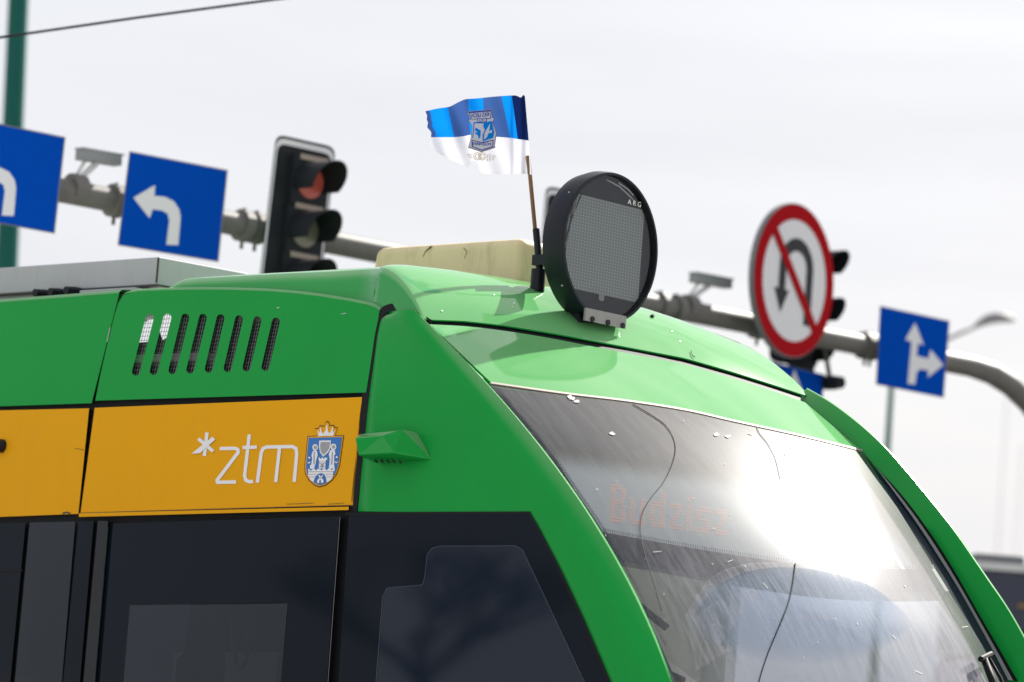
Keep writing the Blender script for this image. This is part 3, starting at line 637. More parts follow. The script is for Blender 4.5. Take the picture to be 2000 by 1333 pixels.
# destination display behind the glass
dd = part('destination_display', patch(crom([(1000, 770), (1200, 800), (1456, 836), (1640, 872), (1775, 905)], 6), crom([(1130, 1060), (1290, 1085), (1432, 1110), (1650, 1140), (1885, 1150)], 6), s_nose, 40, 12, -0.10, 0), mat('display board', (0.58, 0.61, 0.60), 0.6), smooth=True, angle=40)
FONT = {'B': ['111110', '111111', '110011', '110011', '110011', '111110', '111110', '110011', '110011', '110011', '110011', '111111', '111110'],
        'u': ['', '', '', '', '110011', '110011', '110011', '110011', '110011', '110011', '110011', '111111', '011111'],
        'd': ['000011', '000011', '000011', '000011', '011111', '111111', '110011', '110011', '110011', '110011', '110011', '111111', '011111'],
        'z': ['', '', '', '', '11111', '11111', '00011', '00110', '00110', '01100', '11000', '11111', '11111'],
        'i': ['', '11', '11', '', '11', '11', '11', '11', '11', '11', '11', '11', '11'],
        's': ['', '', '', '', '011111', '111111', '110000', '110000', '011110', '000011', '000011', '111111', '111110']}
V, Fc = [], []; c0 = 0
for ch in 'Budzisz':
    g = FONT[ch]; wdt = max(len(r) for r in g)
    for j, r in enumerate(g):
        for i, b in enumerate(r):
            if b == '1':
                x = 1212 + (c0 + i) * 5.15; y = 915 + (c0 + i) * 0.62 + j * 5.85
                x -= j * 0.25; k = len(V)
                for a, bb in ((-1.7, 0), (0, -1.7), (1.7, 0), (0, 1.7)): V.append(s_nose((x + a, y + bb), -0.094))
                Fc.append([k, k + 1, k + 2, k + 3])
    c0 += wdt + 1.6
tag(part('display_text', (V, Fc), 'orange', dd), 'dot matrix letters reading Budzisz', kind='stuff')
# thin dark curved lines on the glass
for cr in ([(1236, 791), (1268, 810), (1296, 829), (1314, 853), (1319, 880), (1311, 912), (1294, 945), (1270, 975), (1254, 1005), (1250, 1040), (1259, 1085), (1275, 1135), (1292, 1195)],
           [(1478, 835), (1483, 848), (1500, 870), (1513, 895), (1520, 922), (1523, 937)], [(1553, 1102), (1548, 1140), (1538, 1182), (1518, 1232), (1498, 1280), (1482, 1330), (1474, 1370)]):
    pts = [s_nose(p, 0.003) for p in crom(cr, 6)]
    part('dark_line', tube(pts, 0.0017 if cr[0][0] != 1553 else 0.0028, 5), 'black', ws)
# wiper smear arcs
def smear(name, o, i): part(name, patch(crom(o, 6), crom(i, 6), s_nose, 40, 4, 0.0022, 0), 'smear', ws, smooth=True)
smear('smear', [(1338, 1205), (1362, 1160), (1400, 1122), (1460, 1102), (1530, 1100)], [(1352, 1212), (1376, 1172), (1412, 1140), (1466, 1116), (1530, 1108)])
smear('smear', [(1352, 1212), (1376, 1190), (1420, 1168), (1470, 1150)], [(1404, 1262), (1420, 1240), (1450, 1200), (1486, 1165)])
smear('smear', [(1336, 1206), (1344, 1226), (1350, 1262), (1360, 1310)], [(1352, 1204), (1372, 1232), (1400, 1256), (1424, 1272)])
M['film'] = glass_mat('bluish oval film', (0.82, 0.86, 0.92), (0.40, 0.46, 0.55), 0.36, 0.5, ior=1.02, streak=0.28)  # bluish translucent oval on the glass, densest in its middle
M['hazefilm'] = glass_mat('painted haze film', (0.95, 0.95, 0.96), (0.70, 0.70, 0.74), 0.20, 0.5, ior=1.02, streak=0.12)  # pale film painting the veil of glare over the lower windscreen
def fade_film(ob, mname, nu_, nv_, f):
    at_ = ob.data.attributes.new('thin', 'FLOAT', 'POINT')
    for k_, d_ in enumerate(at_.data): d_.value = f((k_ % nu_) / (nu_ - 1), (k_ // nu_) / (nv_ - 1))
    ft = M[mname].node_tree; an = N(ft, 'ShaderNodeAttribute', attribute_name='thin'); mu_ = N(ft, 'ShaderNodeMixShader'); tr2 = N(ft, 'ShaderNodeBsdfTransparent')
    on_ = [n for n in ft.nodes if n.type == 'OUTPUT_MATERIAL'][0]; prev = on_.inputs['Surface'].links[0].from_socket
    ft.links.new(an.outputs['Fac'], mu_.inputs['Fac']); ft.links.new(tr2.outputs[0], mu_.inputs[1]); ft.links.new(prev, mu_.inputs[2]); ft.links.new(mu_.outputs[0], on_.inputs['Surface'])
fade_film(part('haze_film', patch(crom([(1160, 985), (1300, 1005), (1440, 1020), (1600, 1020), (1780, 1010)], 6), crom([(1345, 1400), (1480, 1460), (1640, 1490), (1800, 1500), (2020, 1450)], 6), s_nose, 40, 24, 0.0009, 0), 'hazefilm', ws, smooth=True), 'hazefilm', 40, 24,
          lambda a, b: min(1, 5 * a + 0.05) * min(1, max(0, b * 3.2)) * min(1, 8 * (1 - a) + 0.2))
wf_ = part('oval_film', patch(crom([(1342, 1218), (1358, 1178), (1392, 1142), (1450, 1118), (1530, 1108), (1620, 1118), (1710, 1150), (1785, 1215)], 6), crom([(1343, 1223), (1385, 1258), (1450, 1284), (1540, 1298), (1640, 1296), (1715, 1274), (1760, 1245), (1786, 1219)], 6), s_nose, 50, 12, 0.0014, 0), 'film', ws, smooth=True)
fade_film(wf_, 'film', 50, 12, lambda a, b: min(1.0, 2.2 * math.sin(math.pi * a)) * min(1.0, 1.7 * math.sin(math.pi * (0.12 + 0.88 * b))))
rs = random.Random(3)
vf = []
for _ in range(55):
    x, y = rs.uniform(1080, 1900), rs.uniform(780, 1330)
    if not (np.interp(y, [780, 900, 1040, 1200, 1330], [990, 1075, 1165, 1275, 1340]) < x < np.interp(y, [780, 880, 960, 1090, 1200, 1330], [1150, 1650, 1730, 1835, 1900, 1980])): continue
    a = rs.uniform(-0.4, 0.5) + (1.0 if rs.random() < 0.55 else 0); l = rs.choice([1.5, 2, 3, 4, 7, 16]) * rs.uniform(0.6, 1.3)
    vf.append(stroke([(x, y), (x + l * math.cos(a), y + l * math.sin(a))], rs.uniform(0.6, 1.5), s_nose, 0.003, 0.0006))
for sx, sy in ((1112, 776), (1118, 780), (1126, 785), (1399, 850), (1421, 853), (1195, 848)):
    vf.append(polyface([(sx + 7 * rs.uniform(0.5, 1) * math.cos(t) , sy + 4 * rs.uniform(0.4, 1) * math.sin(t)) for t in np.linspace(0, 6.28, 10)[:-1]], s_nose, 0.003, 0.0006))
tag(part('dirt_specks', join(*vf), mat('dried droppings', (0.62, 0.6, 0.56), 0.8), ws), kind='stuff')
# cab interior
part('dashboard', patch([(1258, 1184), (1352, 1240), (1410, 1286), (1560, 1304), (1750, 1304), (1990, 1312)], [(1300, 1420), (1500, 1530), (1700, 1560), (2060, 1480)], s_nose, 30, 8, -0.22, 0.03), 'cream', smooth=True, angle=40)
part('sun_visor_arm', tube([s_nose(p, -0.09) for p in ((1226, 1132), (1262, 1158), (1318, 1204))], 0.016, 8), 'black')
part('sun_visor_arm', tube([s_nose(p, -0.09) for p in ((1294, 1286), (1322, 1298), (1352, 1312))], 0.018, 8), 'black')
part('cab_partition', box(-0.12, -0.05, 0.1, WID - 0.1, 0.4, 2.56), 'cream')
# wiper at the far corner
wi = part('wiper', join(tube([s_nose(p, 0.05) for p in ((1904, 1298), (1920, 1340), (1945, 1420))], 0.017, 8), tube([s_nose(p, 0.05) for p in ((1912, 1294), (1936, 1335), (1962, 1410))], 0.008, 8)), 'black', smooth=True)
part('wiper_head', tube([s_nose(p, 0.055) for p in ((1896, 1300), (1916, 1290))], 0.014, 8), 'black', wi)

# far pillar
OUT = z8((1000, 125), (1110, 190), (1240, 290), (1350, 395), (1490, 560), (1600, 700), (1690, 830), (1745, 910), (1820, 1020), (1895, 1150), (1990, 1330))
INN = z8((985, 172), (1190, 345), (1280, 440), (1390, 560), (1500, 705), (1600, 860), (1720, 1070), (1790, 1190), (1870, 1330))
GLS = z8((985, 178), (1230, 387), (1380, 577), (1470, 702), (1560, 842), (1640, 972), (1740, 1152), (1830, 1322))
a = resample(crom(INN, 5), 44); b = resample(crom(OUT, 5), 44)
A3 = [at_v(p, WID - 0.09) for p in a]; B3 = [at_v(p, WID - 0.05) for p in b]
rows = [A3] + [[x + (y - x) * t for x, y in zip(A3, B3)] for t in (0.33, 0.66, 0.92)] + [B3, [y + np.array([-0.004, 0.012, 0.004]) for y in B3], [y + np.array([-0.02, 0.04, 0]) for y in B3], [y + np.array([-0.3, 0.045, -0.1]) for y in B3]]
part('windscreen_pillar', slab(rows, [[q + np.array([-0.02, 0.006, -0.01]) for q in r] for r in rows]), 'green', smooth=True, angle=40)
gq = resample(crom(GLS, 5), 44)
md = 0.5 * a + 0.5 * gq
part('pillar_gasket', slab([[at_v(p, WID - 0.094) for p in r] for r in (md, a)], [[at_v(p, WID - 0.08) for p in r] for r in (md, a)]), 'black')
part('pillar_strip', slab([[at_v(p, WID - 0.10) for p in r] for r in (gq, md)], [[at_v(p, WID - 0.085) for p in r] for r in (gq, md)]), 'grey')

# roof equipment
g0 = at_v((310, 502), 0.4)
cab = part('roof_equipment_box', box(-6.8, g0[0], 0.4, 1.0, 3.33, g0[2], 0.006), 'greyl' if False else 'grey')
part('lid_seam', join(box(-6.8, g0[0] + 0.004, 0.396, 1.004, 3.322, 3.332)), 'decalblack', cab)
part('corner_strip', box(g0[0] - 0.003, g0[0] + 0.005, 0.395, 0.402, 3.34, g0[2] - 0.005), 'decalblack', cab)
part('box_plinth', join(box(-6.8, -2.3, 0.43, 0.52, 3.16, 3.322), box(-6.8, -4.6, 0.52, 0.98, 2.94, 3.322), box(-2.42, -2.36, 0.43, 0.47, 2.94, 3.16)), 'grey', cab)
e = at_v((262, 565), 0.30)
part('cable_cover', box(at_v((155, 575), 0.30)[0], e[0], 0.30, 0.46, 3.16, e[2] + 0.01, 0.004), 'grey', cab)
for x, y in ((80, 574), (110, 572), (141, 569)):
    q = at_v((x, y), 0.34); part('cable_gland', tube([q + np.array([-0.03, 0.09, 0]), q + np.array([0, 0.02, 0]), q + np.array([0.012, -0.05, -0.002])], [0.03, 0.026, 0.020], 12), 'blackpl', cab, smooth=True, angle=40)
bg0, bg1 = at_v((733, 482), 1.12), at_v((1018, 462), 1.12)
def cover():
    bm = bmesh.new(); bmesh.ops.create_cube(bm, size=1)
    x0, x1, z1 = bg0[0] - 0.07, bg1[0] + 0.03, bg1[2]
    for v in bm.verts:
        v.co = Vector(((x0 + x1) / 2 + v.co.x * (x1 - x0), 1.26 + v.co.y * 0.30, (3.05 + z1) / 2 + v.co.z * (z1 - 3.05)))
        if v.co.z > 3.2: v.co.x += 0.045 if v.co.x < -0.5 else -0.05; v.co.y += 0.03 if v.co.y < 1.2 else -0.03
    bmesh.ops.bevel(bm, geom=[e for e in bm.edges], offset=0.045, segments=4, affect='EDGES', profile=0.5)
    bm.verts.index_update(); r = [tuple(v.co) for v in bm.verts], [[v.index for v in f.verts] for f in bm.faces]; bm.free(); return r
part('antenna_cover', cover(), 'beige', smooth=True, angle=50)

for ck in ([(826, 502), (830, 492), (842, 480)], [(904, 522), (907, 505), (912, 492), (905, 484)]):
    part('cover_crack', stroke(ck, 0.9, plane_v(1.135), 0.0, 0.02), mat('brown crack', (0.16, 0.12, 0.07), 0.8))
from mathutils.bvhtree import BVHTree
bvh = BVHTree.FromPolygons([tuple(v.co) for v in fair.data.vertices], [tuple(p.vertices) for p in fair.data.polygons])
def s_fair(p, off=0.0):
    d = Vector(lray(p)).normalized(); h = bvh.ray_cast(Vector(CL), d)
    n = h[1] if h[1].x > 0 else -h[1]
    return np.array(h[0] + n * off)
q = s_fair((1273, 619), 0.0); part('drain_plug', tube([q - np.array([0.006, 0, 0.004]), q + np.array([0.012, 0, 0.008])], [0.011, 0.008], 10), 'black', fair)
part('twig', tube([s_fair(p, 0.006) for p in ((1349, 687), (1351, 696), (1356, 700))], 0.0022, 5), 'black', fair)
rs2 = random.Random(5); vf = []
for x, y in ((863, 608), (965, 577), (1003, 593), (1000, 601), (1312, 648), (1328, 668)):
    vf.append(polyface([(x + 2.2 * rs2.uniform(0.4, 1) * math.cos(t), y + 1.5 * rs2.uniform(0.4, 1) * math.sin(t)) for t in np.linspace(0, 6.28, 8)[:-1]], s_fair, 0.003, 0.002))
tag(part('dirt_specks', join(*vf), M['white'], fair), kind='stuff')
# round line-number display
fc = at_u((1192, 484), 0.36)
dnv = np.array([0.995, 0.075, 0.0]); dnv /= np.linalg.norm(dnv); dtx = np.array([-dnv[1], dnv[0], 0]); dtz = np.array([0, 0, 1.])
RD = 0.353
def dpt(x, z, d): return fc + dtx * x + dtz * z + dnv * d
def flatring(r, d, n=72, cut=-0.92):
    out = []
    for k in range(n):
        t = 2 * math.pi * k / n; x, z = r * math.sin(t), max(r * math.cos(t), cut * RD)
        out.append(dpt(x, z * 1.02, d))
    return out
dsp = part('line_number_display', ([*flatring(RD, 0.0), *flatring(RD + 0.006, -0.06), *flatring(RD - 0.005, -0.125), dpt(0, 0, -0.125)],
      [[i, (i + 1) % 72, 72 + (i + 1) % 72, 72 + i] for i in range(72)] + [[72 + i, 72 + (i + 1) % 72, 144 + (i + 1) % 72, 144 + i] for i in range(72)] + [[144 + i, 144 + (i + 1) % 72, 216] for i in range(72)]), 'blackpl', smooth=True, angle=50)
fr = [flatring(RD, 0.0), flatring(RD - 0.004, 0.008), flatring(RD - 0.016, 0.008), flatring(RD - 0.018, -0.03)]
vv = [p for r in fr for p in r]
part('rim', (vv, [[k * 72 + i, k * 72 + (i + 1) % 72, (k + 1) * 72 + (i + 1) % 72, (k + 1) * 72 + i] for k in range(3) for i in range(72)]), 'blackpl', dsp, smooth=True, angle=50)
def disc(d, r): p = flatring(r, d); return [*p, dpt(0, 0, d)], [[i, (i + 1) % 72, 72] for i in range(72)]
part('back_plate', disc(-0.045, RD - 0.012), mat('navy back plate', (0.010, 0.015, 0.027), 0.5, spec=0.2), dsp)
part('cover_glass', disc(-0.012, RD - 0.012), 'lens', dsp)
LX0, LX1, LZ0, LZ1 = -0.285, 0.275, -0.225, 0.224
part('led_panel', ([dpt(a, b, c) for c in (-0.044, -0.034) for a, b in ((LX0, LZ0), (LX1, LZ0), (LX1, LZ1), (LX0, LZ1))], [[0, 1, 2, 3], [4, 5, 6, 7], [0, 1, 5, 4], [1, 2, 6, 5], [2, 3, 7, 6], [3, 0, 4, 7]]), 'ledpanel', dsp)
V, Fc = [], []
for i in range(28):
    for j in range(30):
        x = LX0 + (i + 0.5) * (LX1 - LX0) / 28; z = LZ0 + (j + 0.5) * (LZ1 - LZ0) / 30; k = len(V); r = 0.0036
        for a, b in ((-r, 0), (0, -r), (r, 0), (0, r)): V.append(dpt(x + a, z + b, -0.031))
        Fc.append([k, k + 1, k + 2, k + 3])
tag(part('led_dots', (V, Fc), 'leddot', dsp), kind='stuff')
part('panel_tab', ([dpt(x, z, -0.032) for x, z in ((-0.02, LZ0 + 0.002), (0.02, LZ0 + 0.002), (0.02, LZ0 - 0.02), (0.012, LZ0 - 0.03), (-0.012, LZ0 - 0.03), (-0.02, LZ0 - 0.02))], [[0, 1, 2, 3, 4, 5]]), 'ledpanel', dsp)
tv, tf = text2d('A R G'); part('maker_letters', ([dpt(0.115 + 0.10 * x, 0.229 + 0.024 * y, -0.0085) for x, y in tv], tf), 'leddot', dsp)
for k in range(3):
    part('cable', tube([dpt(-0.20 - 0.03 * k, 0.235 - 0.035 * k, -0.028), dpt(-0.262 - 0.008 * k, 0.10 - 0.04 * k, -0.028), dpt(-0.295, -0.02 - 0.03 * k, -0.028)], 0.003, 6), 'grey' if k == 1 else 'blackpl', dsp)
for k in range(2):
    part('cable', tube([dpt(-0.03 + 0.09 * k, 0.322, -0.028), dpt(0.07 + 0.06 * k, 0.305, -0.028), dpt(0.175, 0.262 + 0.02 * k, -0.028)], 0.0032, 6), 'white', dsp)
br = part('hinge_bracket', join(([dpt(x, z, d) for d in (0.010, 0.022) for x, z in ((-0.17, -0.372), (0.13, -0.372), (0.13, -0.312), (-0.17, -0.312))], [[0, 1, 2, 3], [4, 5, 6, 7], [0, 1, 5, 4], [1, 2, 6, 5], [2, 3, 7, 6], [3, 0, 4, 7]])), 'steel', dsp)
for x in (-0.12, -0.005, 0.105): part('hinge_bolt', tube([dpt(x, -0.36, 0.018), dpt(x, -0.36, 0.027)], 0.014, 12), 'blackpl', br)
part('display_foot', join(([dpt(x, z, d) for d in (-0.12, -0.05) for x, z in ((-0.13, -0.44), (0.11, -0.44), (0.11, -0.29), (-0.13, -0.29))], [[0, 1, 2, 3], [4, 5, 6, 7], [0, 1, 5, 4], [1, 2, 6, 5], [2, 3, 7, 6], [3, 0, 4, 7]])), 'blackpl', dsp)
# flag holder on the roof
hp = at_v((1052, 528), 0.98)
hold = part('flag_holder', join(tube([at_v((1047, 448), 0.98), at_v((1054, 526), 0.98)], 0.017, 14), box(hp[0] - 0.02, hp[0] + 0.12, 0.95, 1.03, hp[2] + 0.02, hp[2] + 0.07), tube([hp + np.array([0, 0, 0.004]), hp + np.array([0, 0, -0.10])], 0.035, 14)), 'blackpl', smooth=True, angle=40)

# little drain hole and twig on the fairing
part('drain_plug', tube([s_nose((1270, 616), 0.22), s_nose((1276, 621), 0.22)], 0.008, 8), 'black') if False else None

# ------------------------------------------------------------------ FLAG
zf = zoom(820, 170, 0.14252)
ypole = wld(at_v((1047, 448), 0.98))[1]
def fdepth(p):
    x = (p[0] - 820) / 0.14252 / 1684 * 1.0; y = (p[1] - 170) / 0.14252 / 1333
    d = 0.017 * math.sin(x * 15 + y * 3.0) * (1 - 0.9 * x) + 0.016 * math.sin(x * 31 - y * 9 + 1.0) * (1 - x) + 0.010 * math.sin(y * 14 + x * 9) * (1 - x)
    d += 0.012 * math.sin(max(0, x - 0.74) * 60) * (x > 0.74)
    return d
def s_flag(p, off=0.0):
    r = ray(p); yy = ypole - 0.0 + fdepth(p) + (1020 - p[0]) * 0.0002
    return CAM + r * ((yy - off - CAM[1]) / r[1])
base = s_flag((1054, 526)); base = CAM + ray((1054, 526)) * ((ypole - CAM[1]) / ray((1054, 526))[1])
flag = root('flag', tuple(base), 'small blue and white striped flag on a brown stick on the tram roof', 'flag')
def fpart(name, vf, m, parent=None, **k): return mobj(name, ([np.array(v) - base for v in vf[0]], vf[1]), m, parent or flag, **k)
pp = lambda x, y: CAM + ray((x, y)) * ((ypole + 0.012 - CAM[1]) / ray((x, y))[1])
fpart('stick', tube([pp(1031, 305), pp(1034, 330), pp(1050, 500)], 0.0105, 10), 'wood', smooth=True, angle=40)
topc = [(75, 335), (130, 322), (250, 296), (385, 277), (440, 258), (520, 215), (600, 178), (660, 166), (760, 160), (865, 150), (990, 137), (1117, 126), (1190, 121), (1260, 118), (1310, 119), (1345, 130), (1385, 145), (1420, 110), (1440, 132)]
spl = [(155, 692), (222, 692), (350, 692), (470, 690), (525, 686), (580, 680), (635, 670), (690, 660), (790, 666), (890, 672), (1070, 686), (1240, 700), (1290, 707), (1342, 716), (1370, 720), (1400, 724), (1430, 728), (1460, 732), (1492, 737)]
botc = [(140, 770), (180, 850), (310, 945), (420, 1000), (540, 1050), (600, 1080), (650, 1105), (700, 1055), (750, 1010), (800, 1070), (832, 1165), (920, 1195), (1060, 1200), (1200, 1196), (1280, 1194), (1360, 1190), (1420, 1192), (1480, 1200), (1530, 1203)]
cmat = ['c_navy', 'c_blue', 'c_blue', 'c_navy', 'c_navy', 'c_navy', 'c_navy', 'c_blue', 'c_blue', 'c_navy', 'c_navy', 'c_blue', 'c_blue', 'c_dark', 'c_dark', 'c_dark', 'c_dark', 'c_dark']
def wig(k, t, x):  # ragged free edge on the fly end
    return (18 * math.sin(t * 9) + 14 * math.sin(t * 17)) * (1 - min(1, k / 3)) * math.sin(math.pi * t)
def dens(c, m=4): return crom(c, m)
T_, S_, B_ = dens(topc), dens(spl), dens(botc)
G = [[tuple(a + (b - a) * t + np.array([wig(j / 4, t, 0), 0])) for j, (a, b) in enumerate(zip(T_, S_))] for t in np.linspace(0, 1, 14)]
G2 = [[tuple(a + (b - a) * t) for a, b in zip(S_, B_)] for t in np.linspace(0, 1, 14)[1:]]
AG = [[s_flag(zf(p)[0]) - base for p in r] for r in G + G2]
v, f = grid(AG)
cl_o = mobj('cloth', (v, f), 'c_white', flag, smooth=True)
mats = ['c_white', 'c_navy', 'c_blue', 'c_dark']
for m_ in mats[1:]: cl_o.data.materials.append(M[m_])
wv = len(AG[0]) - 1
for pi, p in enumerate(cl_o.data.polygons):
    i, j = divmod(pi, wv)
    p.material_index = mats.index(cmat[min(j // 4, 17)]) if i < 13 else 0
def femb(name, polys, m, lay): fpart(name, join(*[polysub(zf(*p), s_flag, 0.003 + 0.0012 * lay) for p in polys]), m, cl_o)
em0 = [(640, 338), (1000, 307), (993, 415), (1025, 418), (1000, 480), (1040, 580), (1055, 640), (1030, 800), (1035, 835), (845, 898), (660, 835), (690, 730), (700, 660), (715, 540), (695, 490), (662, 452), (690, 440)]
def shr(p, k, c=(845, 600)):
    a = np.array(p, float); c = np.array(c, float); return [tuple(q) for q in c + (a - c) * k]
femb('crest_gold', [em0], 'c_gold', 0); femb('crest_blue', [shr(em0, 0.972)], 'c_print', 1); femb('crest_white', [shr(em0, 0.943)], 'c_white', 2)
femb('crest_top', [[(668, 352), (985, 326), (970, 438), (705, 448)]], 'c_print', 3); femb('crest_top_white', [[(682, 362), (972, 338), (960, 430), (712, 440)]], 'c_white', 4)
femb('crest_body', [[(735, 490), (860, 490), (858, 560), (885, 590), (850, 650), (850, 740), (722, 715), (740, 620), (752, 560)]], 'c_white', 3)
femb('crest_body_blue', [[(872, 490), (985, 470), (1000, 540), (1020, 620), (1000, 700), (862, 745), (862, 660), (892, 590), (872, 550)], [(735, 485), (865, 485), (865, 500), (750, 500), (745, 560), (730, 700), (716, 706), (735, 560)], [(770, 560), (835, 600), (830, 690), (800, 715), (800, 670), (760, 640), (755, 620), (800, 630), (750, 590)]], 'c_blue', 4)
femb('crest_wing', [[(965, 500), (950, 600), (920, 690), (880, 720), (885, 650), (905, 600)], [(990, 590), (985, 630), (925, 640), (930, 620)]], 'c_white', 5)
femb('crest_base', [[(708, 725), (848, 760), (1010, 725), (1005, 822), (850, 872), (712, 822)]], 'c_print', 3); femb('crest_base_white', [[(720, 738), (848, 772), (998, 740), (994, 814), (850, 860), (724, 814)]], 'c_white', 4)
femb('crest_plate', [[(785, 432), (915, 424), (912, 480), (790, 488)]], 'c_print', 5); femb('crest_plate_white', [[(793, 440), (907, 432), (905, 473), (797, 480)]], 'c_white', 6)
def ftext(s, bl, br_, tr_, tl, m, lay, bold=0.02): fpart('crest_text', text_on(s, *[zf(q)[0] for q in (bl, br_, tr_, tl)], s_flag, 0.003 + 0.0012 * lay, bold), m, cl_o)
ftext('KKS LECH', (945, 402), (712, 424), (708, 368), (950, 345), 'c_print', 5)
ftext('1922', (888, 466), (808, 474), (806, 446), (890, 438), 'c_print', 7, 0.01)
ftext('POZNAN', (975, 805), (725, 800), (722, 755), (978, 768), 'c_print', 5)
gold = []
for cx in (790, 855):
    for rx, ry in ((52, 50), (30, 28)):
        gold.append(list(zip(*stroke2d(ellipse(cx, 952, rx, ry, 25, 0, 350), 9))))
for cx, cy in ((930, 970), (960, 970)): gold.append(list(zip(*stroke2d([(cx + 4, cy - 50), (cx - 4, cy + 48)], 9))))
for k in range(3):
    gold.append(list(zip(*stroke2d([(645 + k * 16, 932 + k * 20), (712, 922 + k * 24)], 7)))); gold.append(list(zip(*stroke2d([(985, 945 + k * 25), (1045 - k * 14, 946 + k * 25)], 7))))
fpart('anniversary_mark', join(*[([s_flag(zf(q)[0], 0.005) for ab in st for q in ab], [[2 * i, 2 * i + 1, 2 * i + 3, 2 * i + 2] for i in range(len(st) - 1)]) for st in gold]), 'c_gold', cl_o)

# ------------------------------------------------------------------ GANTRY, SIGNS, SIGNALS
ZG = 4.45
def on_z(p, z): r = ray(p); return CAM + r * ((z - CAM[2]) / r[2])
g_a, g_b = on_z((190, 386), ZG), on_z((1690, 676), ZG)
gt = (g_b - g_a) / np.linalg.norm(g_b - g_a); gt[2] = 0; gt /= np.linalg.norm(gt); gn = np.array([gt[1], -gt[0], 0])
print('gantry', g_a, g_b, 'yaw', math.degrees(math.atan2(gt[1], gt[0])))
def gplane(dist, yaw=None, through=None):
    """vertical plane: dist metres in front of the gantry axis (or turned by yaw through a pixel on it)"""
    if yaw is None: n, c = gn, g_a + gn * dist
    else:
        n = np.array([math.sin(R(yaw)), -math.cos(R(yaw)), 0]); r = ray(through); c0 = g_a + gn * dist; c = CAM + r * (((c0 - CAM) @ gn) / (r @ gn))
    def s(p, off=0.0): r = ray(p); return CAM + r * (((c + n * off - CAM) @ n) / (r @ n))
    s.n = n; return s
def on_line(px):
    lo, hi = 0.0, 12.0
    for _ in range(40):
        m_ = (lo + hi) / 2; d = g_a + gt * m_ - CAM
        if 1000 + FPX * (d @ RT) / (d @ FWD) < px: lo = m_
        else: hi = m_
    return g_a + gt * lo
gend = on_line(1895); gst = g_a - gt * 3.2
bend = [gend + gt * (1.6 * math.sin(a)) - np.array([0, 0, 1.6 * (1 - math.cos(a))]) for a in np.linspace(0, math.pi / 2, 10)]
foot = bend[-1].copy(); foot[2] = 0
gr = root('gantry', tuple(foot), 'grey steel traffic gantry arm bending down to its post', 'gantry')
def wpart(rt_, name, vf, m, parent=None, **k):
    b = np.array(rt_.location); return mobj(name, ([np.array(v) - b for v in vf[0]], vf[1]), m, parent or rt_, **k)
wpart(gr, 'arm', tube([gst, g_a, g_b, gend] + bend[1:] + [foot], [0.078, 0.08, 0.085, 0.09] + [0.095] * 9 + [0.11], 18), 'galv', smooth=True, angle=60)
wpart(gr, 'base_plate', tube([foot + np.array([0, 0, 0.0]), foot + np.array([0, 0, 0.03])], 0.24, 20), 'galv')
for x, y in ((225, 393), (262, 400), (475, 436), (500, 442), (1290, 592), (1320, 598), (1480, 636), (1690, 680), (1700, 684)):
    c = on_line(x); wpart(gr, 'clamp', join(tube([c - gt * 0.035, c + gt * 0.035], 0.112, 16), tube([c - np.array([0, 0, 0.16]), c + np.array([0, 0, 0.12])] + [], 0.014, 6)), 'galv')

def extrude_sign(rt_, name, outline, sp, m, off, thick, parent=None, holes=()): return wpart(rt_, name, polyface(outline, sp, off, thick, holes), m, parent)
def inset(p, k):
    a = np.array(p, float); c = a.mean(0); return [tuple(q) for q in c + (a - c) * k]
def sign(label, corners, sp, arrows, grp='blue lane arrow signs on the gantry', bright=True):
    c = sp(np.array(corners).mean(0)); b = c.copy(); rt_ = root('lane_sign', tuple(b), label, 'sign', grp)
    pl = wpart(rt_, 'sign_plate', polyface(corners, sp, 0.0, 0.035), 'signedge'); wpart(rt_, 'sign_face', polyface(inset(corners, 0.975), sp, 0.004, 0.003), 'signblue', pl)
    wpart(rt_, 'arrow', join(*[polyface(a, sp, 0.0065, 0.002) for a in arrows]), 'signwhite', pl)
    bc = c - sp.n * 0.09; wpart(rt_, 'bracket', box(-0.05, 0.05, -0.05, 0.05, -0.10, 0.10) if False else tube([c - sp.n * 0.035, c - sp.n * 0.24], 0.03, 8), 'galv')
    return rt_
zs = zoom(0, 180, 0.35); spA = gplane(0.17)
def leftarrow(dx, dy):
    a = z_ = [(745, 590), (865, 520), (862, 580), (920, 585), (970, 610), (1000, 655), (1008, 700), (995, 855), (928, 852), (945, 715), (935, 680), (905, 662), (852, 655), (835, 705)]
    return zs(*[(x + dx, y + dy) for x, y in a])
sign('blue square sign with a white left turn arrow, between a camera and a traffic light', zs((722, 330), (1272, 436), (1220, 950), (656, 856)), spA, [leftarrow(0, 0)])
sign('blue square sign with a white left turn arrow in front of the green pole', zs((-190, 138), (366, 252), (306, 792), (-246, 690)), spA, [leftarrow(-918, -163)])
z3 = zoom(1240, 360, 0.38); spR = gplane(0.17)
sign('blue square sign with straight and right turn arrows beside the street lamp', z3((1260, 625), (1618, 703), (1588, 1100), (1238, 1030)), spR,
     [z3((1440, 712), (1485, 828), (1455, 818), (1448, 882), (1508, 898), (1520, 850), (1585, 930), (1505, 995), (1508, 958), (1465, 950), (1448, 970), (1440, 1030), (1402, 1026), (1422, 810), (1390, 800))])
# lower lane sign behind the tram
spL = gplane(-0.25)
sign('partly hidden blue sign with white upward arrow below the no U-turn sign', [(1490, 703), (1611, 732), (1600, 850), (1480, 822)], spL, [[(1552, 722), (1570, 772), (1562, 770), (1558, 815), (1540, 812), (1544, 766), (1536, 764)]])
